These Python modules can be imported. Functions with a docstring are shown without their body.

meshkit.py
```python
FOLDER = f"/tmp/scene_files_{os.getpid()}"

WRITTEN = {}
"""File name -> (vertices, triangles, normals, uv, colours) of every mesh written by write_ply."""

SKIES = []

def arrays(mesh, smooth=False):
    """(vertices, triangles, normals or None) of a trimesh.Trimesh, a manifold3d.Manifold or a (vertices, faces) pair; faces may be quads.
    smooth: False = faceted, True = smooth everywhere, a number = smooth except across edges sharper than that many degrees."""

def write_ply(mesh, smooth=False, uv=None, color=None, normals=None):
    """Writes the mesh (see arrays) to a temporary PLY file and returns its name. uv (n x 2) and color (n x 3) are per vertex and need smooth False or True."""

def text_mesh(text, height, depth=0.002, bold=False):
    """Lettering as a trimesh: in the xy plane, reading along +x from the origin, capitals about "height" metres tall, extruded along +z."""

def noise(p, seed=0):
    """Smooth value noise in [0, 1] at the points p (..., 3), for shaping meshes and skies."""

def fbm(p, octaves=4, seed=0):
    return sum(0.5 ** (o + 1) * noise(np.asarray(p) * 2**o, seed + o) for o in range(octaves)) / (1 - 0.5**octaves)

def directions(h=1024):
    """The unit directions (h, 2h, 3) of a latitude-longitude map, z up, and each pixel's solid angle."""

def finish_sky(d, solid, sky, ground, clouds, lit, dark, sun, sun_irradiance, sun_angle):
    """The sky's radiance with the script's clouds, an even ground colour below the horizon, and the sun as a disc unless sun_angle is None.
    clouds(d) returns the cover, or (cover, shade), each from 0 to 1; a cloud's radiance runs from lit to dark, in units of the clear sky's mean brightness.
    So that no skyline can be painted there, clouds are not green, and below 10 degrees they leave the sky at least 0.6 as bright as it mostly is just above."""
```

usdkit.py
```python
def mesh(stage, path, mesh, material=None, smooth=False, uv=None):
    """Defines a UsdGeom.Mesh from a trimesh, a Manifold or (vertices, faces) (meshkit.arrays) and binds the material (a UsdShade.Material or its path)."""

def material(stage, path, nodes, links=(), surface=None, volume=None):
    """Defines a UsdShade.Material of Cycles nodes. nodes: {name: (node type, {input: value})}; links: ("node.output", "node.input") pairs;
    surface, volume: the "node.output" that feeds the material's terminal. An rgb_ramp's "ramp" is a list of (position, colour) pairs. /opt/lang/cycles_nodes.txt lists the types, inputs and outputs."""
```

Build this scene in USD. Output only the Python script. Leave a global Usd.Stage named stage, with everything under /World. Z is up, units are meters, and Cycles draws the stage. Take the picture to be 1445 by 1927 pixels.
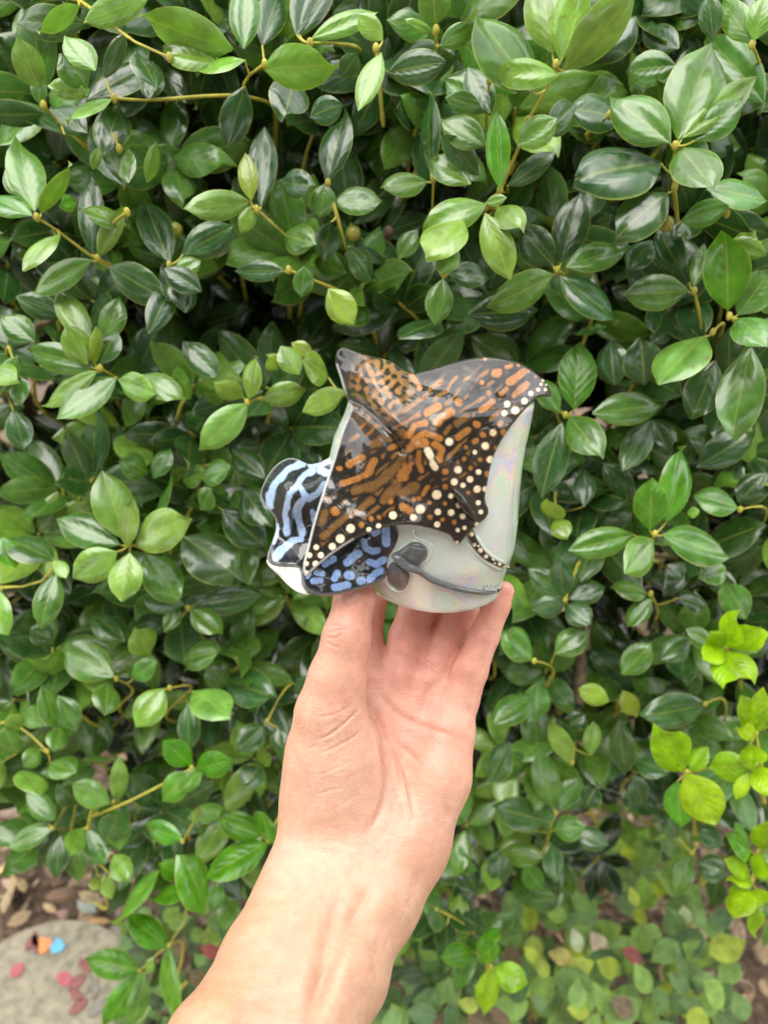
import math, random
import numpy as np, trimesh, shapely, usdkit
from meshkit import noise, fbm
from scipy.interpolate import RBFInterpolator, LinearNDInterpolator, splprep, splev
from scipy.spatial import Delaunay, cKDTree
from pxr import Usd, UsdGeom, UsdLux, UsdShade, Gf, Sdf, Vt

rng = np.random.default_rng(11)
random.seed(11)
stage = Usd.Stage.CreateInMemory()
UsdGeom.SetStageUpAxis(stage, 'Z'); UsdGeom.SetStageMetersPerUnit(stage, 1.0)
world = UsdGeom.Xform.Define(stage, '/World'); stage.SetDefaultPrim(world.GetPrim())
UsdGeom.Scope.Define(stage, '/World/Looks')

# ------------------------------------------------------------------ camera, sky, sun, exposure
F, CX, CY = 1440.0, 722.5, 963.5                      # focal length and centre in pixels of the 1445 x 1927 photograph
PITCH = math.radians(35)
EYE = np.array([0, 0, 1.35])
FW = np.array([0, math.cos(PITCH), -math.sin(PITCH)]); UP = np.array([0, math.sin(PITCH), math.cos(PITCH)]); RT = np.array([1.0, 0, 0])
cam = UsdGeom.Camera.Define(stage, '/World/camera')
m = Gf.Matrix4d(*RT, 0, *UP, 0, *(-FW), 0, *EYE, 1)
cam.AddTransformOp().Set(m)
cam.CreateHorizontalApertureAttr(36.0); cam.CreateFocalLengthAttr(36.0 * F / 1445)
cam.CreateClippingRangeAttr((0.02, 500.0))
cam.CreateFStopAttr(10.0); cam.CreateFocusDistanceAttr(0.385)
EXPOSURE = 1.1
cam.CreateExposureAttr(EXPOSURE)

SUN_EL, SUN_AZ = math.radians(74), math.radians(215)   # azimuth: atan2(x, y) of the direction towards the sun
sky = UsdLux.DomeLight.Define(stage, '/World/sky')
usdkit.material(stage, '/World/Looks/sky_overcast', {
    's': ('sky_texture', {'sky_type': 'single_scattering', 'sun_disc': False, 'sun_elevation': SUN_EL, 'sun_rotation': SUN_AZ, 'aerosol_density': 2.0}),
    'tc': ('texture_coordinate', {}),
    'n': ('noise_texture', {'scale': 2.2, 'detail': 5.0, 'roughness': 0.55}),
    'r': ('rgb_ramp', {'ramp': [(0.30, (6.0, 6.1, 6.3)), (0.5, (9.0, 9.0, 8.9)), (0.68, (14.5, 14.2, 13.5))]}),
    'f': ('rgb_ramp', {'ramp': [(0.28, (0.72, 0.72, 0.72)), (0.5, (0.95, 0.95, 0.95))]}),
    'm': ('mix_color', {'use_clamp': False}),
    'b': ('background_shader', {'strength': 0.14}),
}, [('tc.generated', 'n.vector'), ('n.fac', 'r.fac'), ('n.fac', 'f.fac'), ('f.color', 'm.fac'), ('s.color', 'm.a'), ('r.color', 'm.b'), ('m.result', 'b.color')], surface='b.background')
UsdShade.MaterialBindingAPI.Apply(sky.GetPrim()).Bind(UsdShade.Material.Get(stage, '/World/Looks/sky_overcast'))
sky.GetPrim().SetCustomDataByKey('label', 'bright hazy overcast sky above the hedge'); sky.GetPrim().SetCustomDataByKey('kind', 'structure')
sun = UsdLux.DistantLight.Define(stage, '/World/sun')
sun.CreateNormalizeAttr(True); sun.CreateIntensityAttr(0.38); sun.CreateAngleAttr(50.0); sun.CreateColorAttr(Gf.Vec3f(1.0, 0.96, 0.88))
sd = np.array([math.cos(SUN_EL) * math.sin(SUN_AZ), math.cos(SUN_EL) * math.cos(SUN_AZ), math.sin(SUN_EL)])
zx = np.cross([0, 0, 1.0], sd); zx /= np.linalg.norm(zx); zy = np.cross(sd, zx)
sun.AddTransformOp().Set(Gf.Matrix4d(*zx, 0, *zy, 0, *sd, 0, 0, 0, 0, 1))

# ------------------------------------------------------------------ helpers
def at(px, py, d):
    """World point seen at pixel (px, py) of the photograph, d metres along the optical axis."""
    px, py, d = np.broadcast_arrays(np.asarray(px, float), np.asarray(py, float), np.asarray(d, float))
    return EYE + d[..., None] * (FW + RT * ((px - CX) / F)[..., None] - UP * ((py - CY) / F)[..., None])

def on_z(px, py, z):
    k = FW + RT * ((px - CX) / F) - UP * ((py - CY) / F)
    return EYE + k * ((z - EYE[2]) / k[2])

D0 = 0.37                                              # depth of the mug's foot
def W(px, py, h):
    """h: relief towards the viewer in units of one pixel at depth D0 (0.257 mm)."""
    return at(px, py, D0 - np.asarray(h, float) * D0 / F)

def Winv(p):
    q = np.asarray(p) - EYE
    d = q @ FW
    return q @ RT / d * F + CX, -(q @ UP) / d * F + CY, (D0 - d) * F / D0

used = {}
def numbered(parent, name):
    k = used.get((parent, name), 0); used[(parent, name)] = k + 1
    return f'{parent}/{name}' + (f'_{k:03d}' if k else '')

def primvar(prim, name, arr):
    UsdGeom.PrimvarsAPI(prim).CreatePrimvar(name, Sdf.ValueTypeNames.Color3fArray, 'vertex').Set(Vt.Vec3fArray.FromNumpy(np.asarray(arr, np.float32)))

def obj(name, mesh, mat, parent='/World', smooth=True, **vars):
    path = numbered(parent, name)
    me = usdkit.mesh(stage, path, mesh, M[mat], smooth=smooth)
    for k, v in vars.items():
        primvar(me, k, v)
    return me.GetPrim()

def thing(name, label, cat, kind=None, group=None):
    p = UsdGeom.Xform.Define(stage, numbered('/World', name)).GetPrim()
    return tag(p, label, cat, kind, group)

def tag(p, label=None, cat=None, kind=None, group=None):
    for k, v in (('label', label), ('category', cat), ('kind', kind), ('group', group)):
        if v: p.SetCustomDataByKey(k, v)
    return p

def tube(pts, rad, sides=8, cap=True):
    p = np.asarray(pts, float); rad = np.broadcast_to(np.asarray(rad, float), (len(p),))
    t = np.gradient(p, axis=0); t /= np.linalg.norm(t, axis=1, keepdims=True) + 1e-12
    a = np.cross(t, [0.3, 0.5, 0.81]); a /= np.linalg.norm(a, axis=1, keepdims=True) + 1e-12
    b = np.cross(t, a); an = np.arange(sides) * 2 * np.pi / sides
    v = p[:, None] + rad[:, None, None] * (np.cos(an)[None, :, None] * a[:, None] + np.sin(an)[None, :, None] * b[:, None])
    v = v.reshape(-1, 3); f = []
    for i in range(len(p) - 1):
        for j in range(sides):
            k = (j + 1) % sides
            f += [(i * sides + j, i * sides + k, (i + 1) * sides + k), (i * sides + j, (i + 1) * sides + k, (i + 1) * sides + j)]
    if cap:
        n = len(v); v = np.vstack([v, p[0], p[-1]]); e = (len(p) - 1) * sides
        for j in range(sides):
            k = (j + 1) % sides
            f += [(n, k, j), (n + 1, e + j, e + k)]
    return v, np.array(f)

def spline(pts, n):
    pts = np.asarray(pts, float)
    if len(pts) < 3:
        return pts[0] + np.linspace(0, 1, n)[:, None] * (pts[-1] - pts[0])
    tck, _ = splprep(pts.T, s=0, k=min(3, len(pts) - 1))
    return np.array(splev(np.linspace(0, 1, n), tck)).T

def join(parts):
    v, f, n = [], [], 0
    for a, b in parts:
        v.append(a); f.append(np.asarray(b) + n); n += len(a)
    return np.vstack(v), np.vstack(f)

def sstep(x, a, b):
    t = np.clip((x - a) / (b - a), 0, 1); return t * t * (3 - 2 * t)

# ------------------------------------------------------------------ materials
M = {}
def mat(name, nodes, links, surface='p.BSDF', volume=None):
    M[name] = usdkit.material(stage, f'/World/Looks/{name}', nodes, links, surface=surface, volume=volume)

def leaf_material(name, rough, transl, coat, bump):
    # luv: x along the blade, y across it (0.5 = midrib), z one number per leaf; tint: the leaf's own green
    mat(name, {
        'tint': ('attribute', {'attribute': 'tint'}), 'luv': ('attribute', {'attribute': 'luv'}), 'sx': ('separate_color', {}),
        'geo': ('geometry', {}),
        'cx': ('math', {'math_type': 'subtract', 'value2': 0.5}), 'ab': ('math', {'math_type': 'absolute'}),
        'mid': ('map_range', {'range_type': 'smoothstep', 'from_min': 0.012, 'from_max': 0.045, 'to_min': 1.0, 'to_max': 0.0, 'clamp': True}),
        'edge': ('map_range', {'range_type': 'smoothstep', 'from_min': 0.462, 'from_max': 0.497, 'to_min': 0.0, 'to_max': 1.0, 'clamp': True}),
        'k1': ('math', {'math_type': 'multiply', 'value2': 40.0}), 'k2': ('math', {'math_type': 'multiply', 'value2': 30.0}),
        'k3a': ('math', {'math_type': 'subtract'}), 'k3b': ('math', {'math_type': 'multiply_add', 'value2': 5.0}), 'k3': ('math', {'math_type': 'multiply_add', 'value2': 6.0}), 'k4': ('math', {'math_type': 'sine'}), 'k5': ('math', {'math_type': 'multiply', 'value2': 0.5}),
        'vein': ('map_range', {'range_type': 'smoothstep', 'from_min': 0.86, 'from_max': 1.0, 'to_min': 0.0, 'to_max': 0.05, 'clamp': True}),
        'nz': ('noise_texture', {'scale': 900.0, 'detail': 3.0}), 'nb': ('noise_texture', {'scale': 70.0, 'detail': 2.0}),
        'nr': ('map_range', {'from_min': 0.3, 'from_max': 0.7, 'to_min': 0.72, 'to_max': 1.28}),
        'base': ('vector_math', {'math_type': 'scale'}),
        'light': ('mix_color', {'blend_type': 'mix', 'fac': 0.55, 'b': (0.40, 0.46, 0.09)}),
        'm1': ('mix_color', {}), 'm2': ('mix_color', {}), 'm3': ('mix_color', {}), 'm1f': ('math', {'math_type': 'multiply', 'value2': 0.42}), 'm2f': ('math', {'math_type': 'multiply', 'value2': 0.75}),
        'sn': ('noise_texture', {'scale': 210.0, 'detail': 1.0}), 'sr': ('map_range', {'range_type': 'smoothstep', 'from_min': 0.735, 'from_max': 0.775, 'to_min': 0.0, 'to_max': 0.8, 'clamp': True}), 'sm': ('mix_color', {'b': (0.16, 0.11, 0.04)}),
        'under': ('mix_color', {'fac': 0.55, 'b': (0.22, 0.30, 0.09)}), 'mu': ('mix_color', {}),
        'bh': ('math', {'math_type': 'multiply_add', 'value2': 0.12}),
        'bump': ('bump', {'strength': bump, 'distance': 0.0012}),
        'ro': ('map_range', {'from_min': 0.25, 'from_max': 0.75, 'to_min': rough - 0.07, 'to_max': rough + 0.12}),
        'p': ('principled_bsdf', {'roughness': rough, 'specular_ior_level': 0.5, 'coat_weight': coat, 'coat_roughness': 0.14, 'coat_ior': 1.55}),
        't': ('translucent_bsdf', {}), 'tc': ('mix_color', {'blend_type': 'multiply', 'fac': 1.0, 'b': (1.5, 1.5, 0.5), 'use_clamp': False}),
        'mix': ('mix_closure', {'fac': transl}),
    }, [('luv.color', 'sx.color'), ('sx.g', 'cx.value1'), ('cx.value', 'ab.value1'), ('ab.value', 'mid.value'), ('ab.value', 'edge.value'),
        ('sx.r', 'k1.value1'), ('ab.value', 'k2.value1'), ('k1.value', 'k3a.value1'), ('k2.value', 'k3a.value2'), ('sx.b', 'k3b.value1'), ('k3a.value', 'k3b.value3'), ('nb.fac', 'k3.value1'), ('k3b.value', 'k3.value3'), ('k3.value', 'k4.value1'), ('k4.value', 'vein.value'),
        ('geo.position', 'nz.vector'), ('geo.position', 'nb.vector'), ('nb.fac', 'nr.value'), ('tint.vector', 'base.vector1'), ('nr.result', 'base.scale'),
        ('base.vector', 'light.a'), ('base.vector', 'm1.a'), ('light.result', 'm1.b'), ('mid.result', 'm1f.value1'), ('m1f.value', 'm1.fac'),
        ('m1.result', 'm3.a'), ('light.result', 'm3.b'), ('vein.result', 'm3.fac'),
        ('m3.result', 'm2.a'), ('light.result', 'm2.b'), ('edge.result', 'm2f.value1'), ('m2f.value', 'm2.fac'),
        ('geo.position', 'sn.vector'), ('sn.fac', 'sr.value'), ('sr.result', 'sm.fac'), ('m2.result', 'sm.a'), ('sm.result', 'under.a'), ('sm.result', 'mu.a'), ('under.result', 'mu.b'), ('geo.backfacing', 'mu.fac'),
        ('k4.value', 'k5.value1'), ('nz.fac', 'bh.value1'), ('k5.value', 'bh.value3'), ('bh.value', 'bump.height'), ('bump.normal', 'p.normal'),
        ('nb.fac', 'ro.value'), ('ro.result', 'p.roughness'),
        ('mu.result', 'p.base_color'), ('mu.result', 'tc.a'), ('tc.result', 't.color'), ('p.BSDF', 'mix.closure1'), ('t.BSDF', 'mix.closure2')], surface='mix.closure')
leaf_material('holly_leaf', 0.27, 0.11, 0.55, 0.10)
leaf_material('young_leaf', 0.30, 0.28, 0.0, 0.25)
leaf_material('matte_leaf', 0.50, 0.22, 0.0, 0.25)

def simple(name, color, rough=0.5, var=0.25, scale=60.0, bump=0.2, dist=0.001, **kw):
    mat(name, {'geo': ('geometry', {}), 'n': ('noise_texture', {'scale': scale, 'detail': 4.0}),
               'r': ('rgb_ramp', {'ramp': [(0.3, tuple(c * (1 - var) for c in color)), (0.7, tuple(min(1, c * (1 + var)) for c in color))]}),
               'b': ('bump', {'strength': bump, 'distance': dist}), 'p': ('principled_bsdf', {'roughness': rough, **kw})},
        [('geo.position', 'n.vector'), ('n.fac', 'r.fac'), ('n.fac', 'b.height'), ('b.normal', 'p.normal'), ('r.color', 'p.base_color')])
simple('green_twig', (0.42, 0.38, 0.055), 0.5, 0.22, 120)
simple('bark', (0.16, 0.11, 0.075), 0.85, 0.5, 90, 0.8, 0.004)
simple('red_twig', (0.22, 0.11, 0.06), 0.7, 0.3, 120)
simple('berry', (0.25, 0.24, 0.04), 0.35, 0.2, 200)
simple('concrete', (0.27, 0.24, 0.175), 0.9, 0.30, 75, 0.8, 0.004)
simple('paint_orange', (0.72, 0.24, 0.08), 0.5, 0.12)
simple('paint_blue', (0.12, 0.40, 0.62), 0.5, 0.12)
simple('paint_pink', (0.40, 0.09, 0.11), 0.55, 0.2)
simple('paint_maroon', (0.22, 0.075, 0.07), 0.6, 0.3)
simple('stone_grey', (0.20, 0.18, 0.15), 0.85, 0.2, 80)
simple('nail', (0.56, 0.28, 0.23), 0.22, 0.05, 100, 0.05)

def tinted(name, rough, coat=0.0, bump=0.3, dist=0.001, scale=250.0, var=0.15, **kw):
    mat(name, {'a': ('attribute', {'attribute': 'tint'}), 'geo': ('geometry', {}), 'n': ('noise_texture', {'scale': scale, 'detail': 4.0}),
               'nr': ('map_range', {'from_min': 0.3, 'from_max': 0.7, 'to_min': 1 - var, 'to_max': 1 + var}),
               'v': ('vector_math', {'math_type': 'scale'}), 'b': ('bump', {'strength': bump, 'distance': dist}),
               'p': ('principled_bsdf', {'roughness': rough, 'coat_weight': coat, 'coat_roughness': 0.02, **kw})},
        [('geo.position', 'n.vector'), ('n.fac', 'nr.value'), ('a.vector', 'v.vector1'), ('nr.result', 'v.scale'), ('v.vector', 'p.base_color'), ('n.fac', 'b.height'), ('b.normal', 'p.normal')])
tinted('litter', 0.8, bump=0.5, var=0.3)
# fired glaze: colour in the body of the glaze, a clear glossy coat over it that pools a little unevenly
mat('glaze', {'a': ('attribute', {'attribute': 'tint'}), 'geo': ('geometry', {}), 'n': ('noise_texture', {'scale': 70.0, 'detail': 2.0}), 'nf': ('noise_texture', {'scale': 1500.0, 'detail': 2.0}),
              'nr': ('map_range', {'from_min': 0.3, 'from_max': 0.7, 'to_min': 0.7, 'to_max': 1.3}), 'v': ('vector_math', {'math_type': 'scale'}),
              'b': ('bump', {'strength': 0.32, 'distance': 0.004}), 'p': ('principled_bsdf', {'roughness': 0.45, 'specular_ior_level': 0.08, 'coat_weight': 1.0, 'coat_roughness': 0.02, 'coat_ior': 1.62})},
    [('geo.position', 'n.vector'), ('geo.position', 'nf.vector'), ('nf.fac', 'nr.value'), ('a.vector', 'v.vector1'), ('nr.result', 'v.scale'), ('v.vector', 'p.base_color'), ('n.fac', 'b.height'), ('b.normal', 'p.coat_normal')])
# mother-of-pearl lustre
mat('pearl', {'geo': ('geometry', {}), 'n': ('noise_texture', {'scale': 62.0, 'detail': 6.0, 'roughness': 0.62, 'distortion': 0.6}), 'n2': ('noise_texture', {'scale': 18.0, 'detail': 2.0}),
              'r': ('rgb_ramp', {'ramp': [(0.28, (0.62, 0.68, 0.66)), (0.40, (0.74, 0.78, 0.74)), (0.45, (0.48, 0.72, 0.50)), (0.49, (0.80, 0.80, 0.46)), (0.53, (0.82, 0.52, 0.62)), (0.57, (0.54, 0.52, 0.84)), (0.62, (0.48, 0.72, 0.70)), (0.68, (0.72, 0.76, 0.72))]}),
              'g': ('mix_color', {'b': (0.60, 0.65, 0.61)}), 'gf': ('map_range', {'from_min': 0.40, 'from_max': 0.60, 'to_min': 0.25, 'to_max': 0.9, 'clamp': True}),
              'th': ('map_range', {'from_min': 0.3, 'from_max': 0.7, 'to_min': 200.0, 'to_max': 900.0}),
              'b': ('bump', {'strength': 0.15, 'distance': 0.003}),
              'p': ('principled_bsdf', {'metallic': 0.15, 'roughness': 0.2, 'coat_weight': 1.0, 'coat_roughness': 0.03, 'coat_ior': 1.65, 'thin_film_ior': 1.7})},
    [('geo.position', 'n.vector'), ('geo.position', 'n2.vector'), ('n.fac', 'r.fac'), ('r.color', 'g.a'), ('n2.fac', 'gf.value'), ('gf.result', 'g.fac'), ('g.result', 'p.base_color'), ('n.fac', 'th.value'), ('th.result', 'p.thin_film_thickness'), ('n2.fac', 'b.height'), ('b.normal', 'p.normal')])
mat('skin', {'a': ('attribute', {'attribute': 'tint'}), 'geo': ('geometry', {}), 'n': ('noise_texture', {'scale': 170.0, 'detail': 8.0, 'roughness': 0.72}), 'nf': ('voronoi_texture', {'scale': 1100.0}), 'mp': ('mapping', {'rotation': (0.2, 0.5, -0.55), 'scale': (130.0, 620.0, 500.0)}), 'nw': ('noise_texture', {'scale': 1.0, 'detail': 3.0, 'distortion': 0.4}), 'sm': ('math', {'math_type': 'multiply_add', 'value2': 2.2}),
             'nr': ('map_range', {'from_min': 0.3, 'from_max': 0.7, 'to_min': 0.86, 'to_max': 1.14}), 'v': ('vector_math', {'math_type': 'scale'}),
             'b': ('bump', {'strength': 0.26, 'distance': 0.0006}),
             'p': ('principled_bsdf', {'roughness': 0.46, 'specular_ior_level': 0.45, 'subsurface_weight': 0.22, 'subsurface_scale': 0.003, 'subsurface_radius': (1.0, 0.35, 0.2), 'subsurface_method': 'random_walk'})},
    [('geo.position', 'n.vector'), ('geo.position', 'nf.vector'), ('n.fac', 'nr.value'), ('a.vector', 'v.vector1'), ('nr.result', 'v.scale'), ('v.vector', 'p.base_color'), ('geo.position', 'mp.vector'), ('mp.vector', 'nw.vector'), ('nw.fac', 'sm.value1'), ('nf.distance', 'sm.value3'), ('sm.value', 'b.height'), ('b.normal', 'p.normal')])
mat('mulch', {'geo': ('geometry', {}), 'n': ('noise_texture', {'scale': 35.0, 'detail': 8.0, 'roughness': 0.7}), 'vo': ('voronoi_texture', {'scale': 60.0}),
              'r': ('rgb_ramp', {'ramp': [(0.3, (0.05, 0.032, 0.022)), (0.5, (0.13, 0.085, 0.055)), (0.7, (0.26, 0.18, 0.12))]}),
              'b': ('bump', {'strength': 0.9, 'distance': 0.02}), 'p': ('principled_bsdf', {'roughness': 0.95})},
    [('geo.position', 'n.vector'), ('geo.position', 'vo.vector'), ('n.fac', 'r.fac'), ('r.color', 'p.base_color'), ('vo.distance', 'b.height'), ('b.normal', 'p.normal')])

# ------------------------------------------------------------------ the ground
gx = np.concatenate([np.linspace(-60, -2, 12), np.linspace(-1.8, 1.8, 90), np.linspace(2, 60, 12)])
gX, gY = np.meshgrid(gx, gx + 0.6, indexing='ij')
gp = np.stack([gX, gY, 0 * gX], -1)
near = np.exp(-((gX) ** 2 + (gY - 0.6) ** 2) / 2)
gZ = (fbm(gp * 6, 4, 3) - 0.5) * 0.05 * near - 0.012
n0 = len(gx); ii = np.arange(n0 * n0).reshape(n0, n0)
gf = np.stack([ii[:-1, :-1], ii[1:, :-1], ii[1:, 1:], ii[:-1, 1:]], -1).reshape(-1, 4)
g = obj('ground', (np.stack([gX, gY, gZ], -1).reshape(-1, 3), gf), 'mulch')
tag(g, 'brown mulch ground under the hedge', kind='structure')

# ------------------------------------------------------------------ leaves
def blade(L, Wd, rows=11, cols=7, cup=0.25, droop=0.10, bend=0.0, shape='holly', r=None, wav=0.0):
    """One leaf blade along +x, up +z: (vertices, faces, luv without the random)."""
    u = np.linspace(0, 1, rows); u = u ** 0.92
    v = np.linspace(-1, 1, cols)
    if shape == 'holly':
        s = np.clip((u - 0.055) / 0.945, 0, 1)
        w = np.sin(np.pi * s ** 0.94) ** 0.58 * (1 - 0.22 * s ** 5)
        w = np.where(s > 0.80, w * (1 - 0.50 * np.clip((s - 0.84) / 0.16, 0, 1) ** 0.8), w)
    else:
        s = np.clip((u - 0.06) / 0.94, 0, 1)
        w = np.sin(np.pi * s ** 1.15) ** 0.60
    w = np.maximum(w, 0.05); w[-1] = 0.012
    half = Wd / 2
    U, V = np.meshgrid(u, v, indexing='ij')
    wv = w[:, None] * (1 + wav * np.sin(U * 17 + 2 * V))
    X = U * L
    Y = V * wv * half
    a = np.abs(V)
    Z = half * wv * (cup * 1.7 * a - cup * 1.9 * a ** 2.2)      # a channel at the midrib, shoulders, edges turned down
    Z = Z + half * 0.05 * wv * (0.25 * np.sin(U * 22 - a * 5)) * (a > 0.05) * (a < 0.98)
    Z = Z - droop * L * (U - 0.15) ** 2 + bend * L * U * V * 0.3
    idx = np.arange(rows * cols).reshape(rows, cols)
    f = np.stack([idx[:-1, :-1], idx[1:, :-1], idx[1:, 1:], idx[:-1, 1:]], -1).reshape(-1, 4)
    f = np.vstack([f[:, [0, 1, 2]], f[:, [0, 2, 3]]])
    return np.stack([X, Y, Z], -1).reshape(-1, 3), f, np.stack([U, V * 0.5 + 0.5], -1).reshape(-1, 2)

def frame(B, T, n):
    a = T - B; L = np.linalg.norm(a); a = a / L
    n = n - a * (n @ a); n /= np.linalg.norm(n)
    return a, np.cross(n, a), n, L

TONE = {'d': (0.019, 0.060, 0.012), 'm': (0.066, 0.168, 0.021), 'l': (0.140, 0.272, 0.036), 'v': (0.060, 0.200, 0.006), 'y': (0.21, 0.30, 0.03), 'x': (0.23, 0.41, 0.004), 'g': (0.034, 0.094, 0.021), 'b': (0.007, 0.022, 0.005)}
def tone_of(t, r):
    c = np.array(TONE[t]); k = 1 + (r.random() - 0.5) * 0.35
    return c * k * np.array([1 + (r.random() - .5) * .3, 1, 1 + (r.random() - .5) * .3])

def dsurf(px, py):
    """Depth along the optical axis of the hedge's face: it leans towards the viewer lower down."""
    py = np.asarray(py, float)
    return np.interp(py, [-700, 0, 500, 960, 1300, 1600, 1927, 2300], [0.44, 0.475, 0.545, 0.605, 0.67, 0.77, 0.93, 1.1])

def make_leaf(B, T, wid, tone, r, roll=None, rows=11, cols=7, upbias=0.25, shape='holly', cup=None):
    mid = (B + T) / 2
    v = EYE - mid; v /= np.linalg.norm(v)
    n = v + upbias * np.array([0, -0.1, 1.0]) + r.normal(0, 0.16, 3)
    a, b, n, L = frame(B, T, n)
    roll = r.normal(0, 0.28) if roll is None else roll
    b, n = b * math.cos(roll) + n * math.sin(roll), n * math.cos(roll) - b * math.sin(roll)
    vis = abs(n @ v) / max(1e-3, np.linalg.norm(v - a * (v @ a)))
    wid = wid * (0.90 if shape == 'holly' else 1.0) / max(0.6, min(1.0, vis))
    V, f, uv = blade(L, wid, rows, cols, cup if cup is not None else 0.24 + 0.24 * r.random(), 0.0 + 0.15 * r.random() ** 1.5, r.normal(0, 0.25), shape, wav=0.012 if rows > 8 else 0)
    P = B + V[:, :1] * a + V[:, 1:2] * b + V[:, 2:] * n
    P = P + n * (0.05 * L) * (4 * 0.25 - (V[:, :1] / L - 0.5) ** 2 * 4) * 0.4
    c = tone_of(tone, r)
    return P, f, np.column_stack([uv, np.full(len(uv), r.random())]), np.tile(c, (len(P), 1))

hedge = thing('holly_hedge', 'dense glossy green holly hedge filling the background, with yellow-green twigs', 'hedge')
HP = str(hedge.GetPath())
CROP = {'A': (0, 0, .4983), 'B': (720, 0, .5017), 'C': (0, 640, .4983), 'D': (880, 640, .391), 'E': (0, 1280, .4983), 'F': (720, 1280, .5017)}
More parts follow.
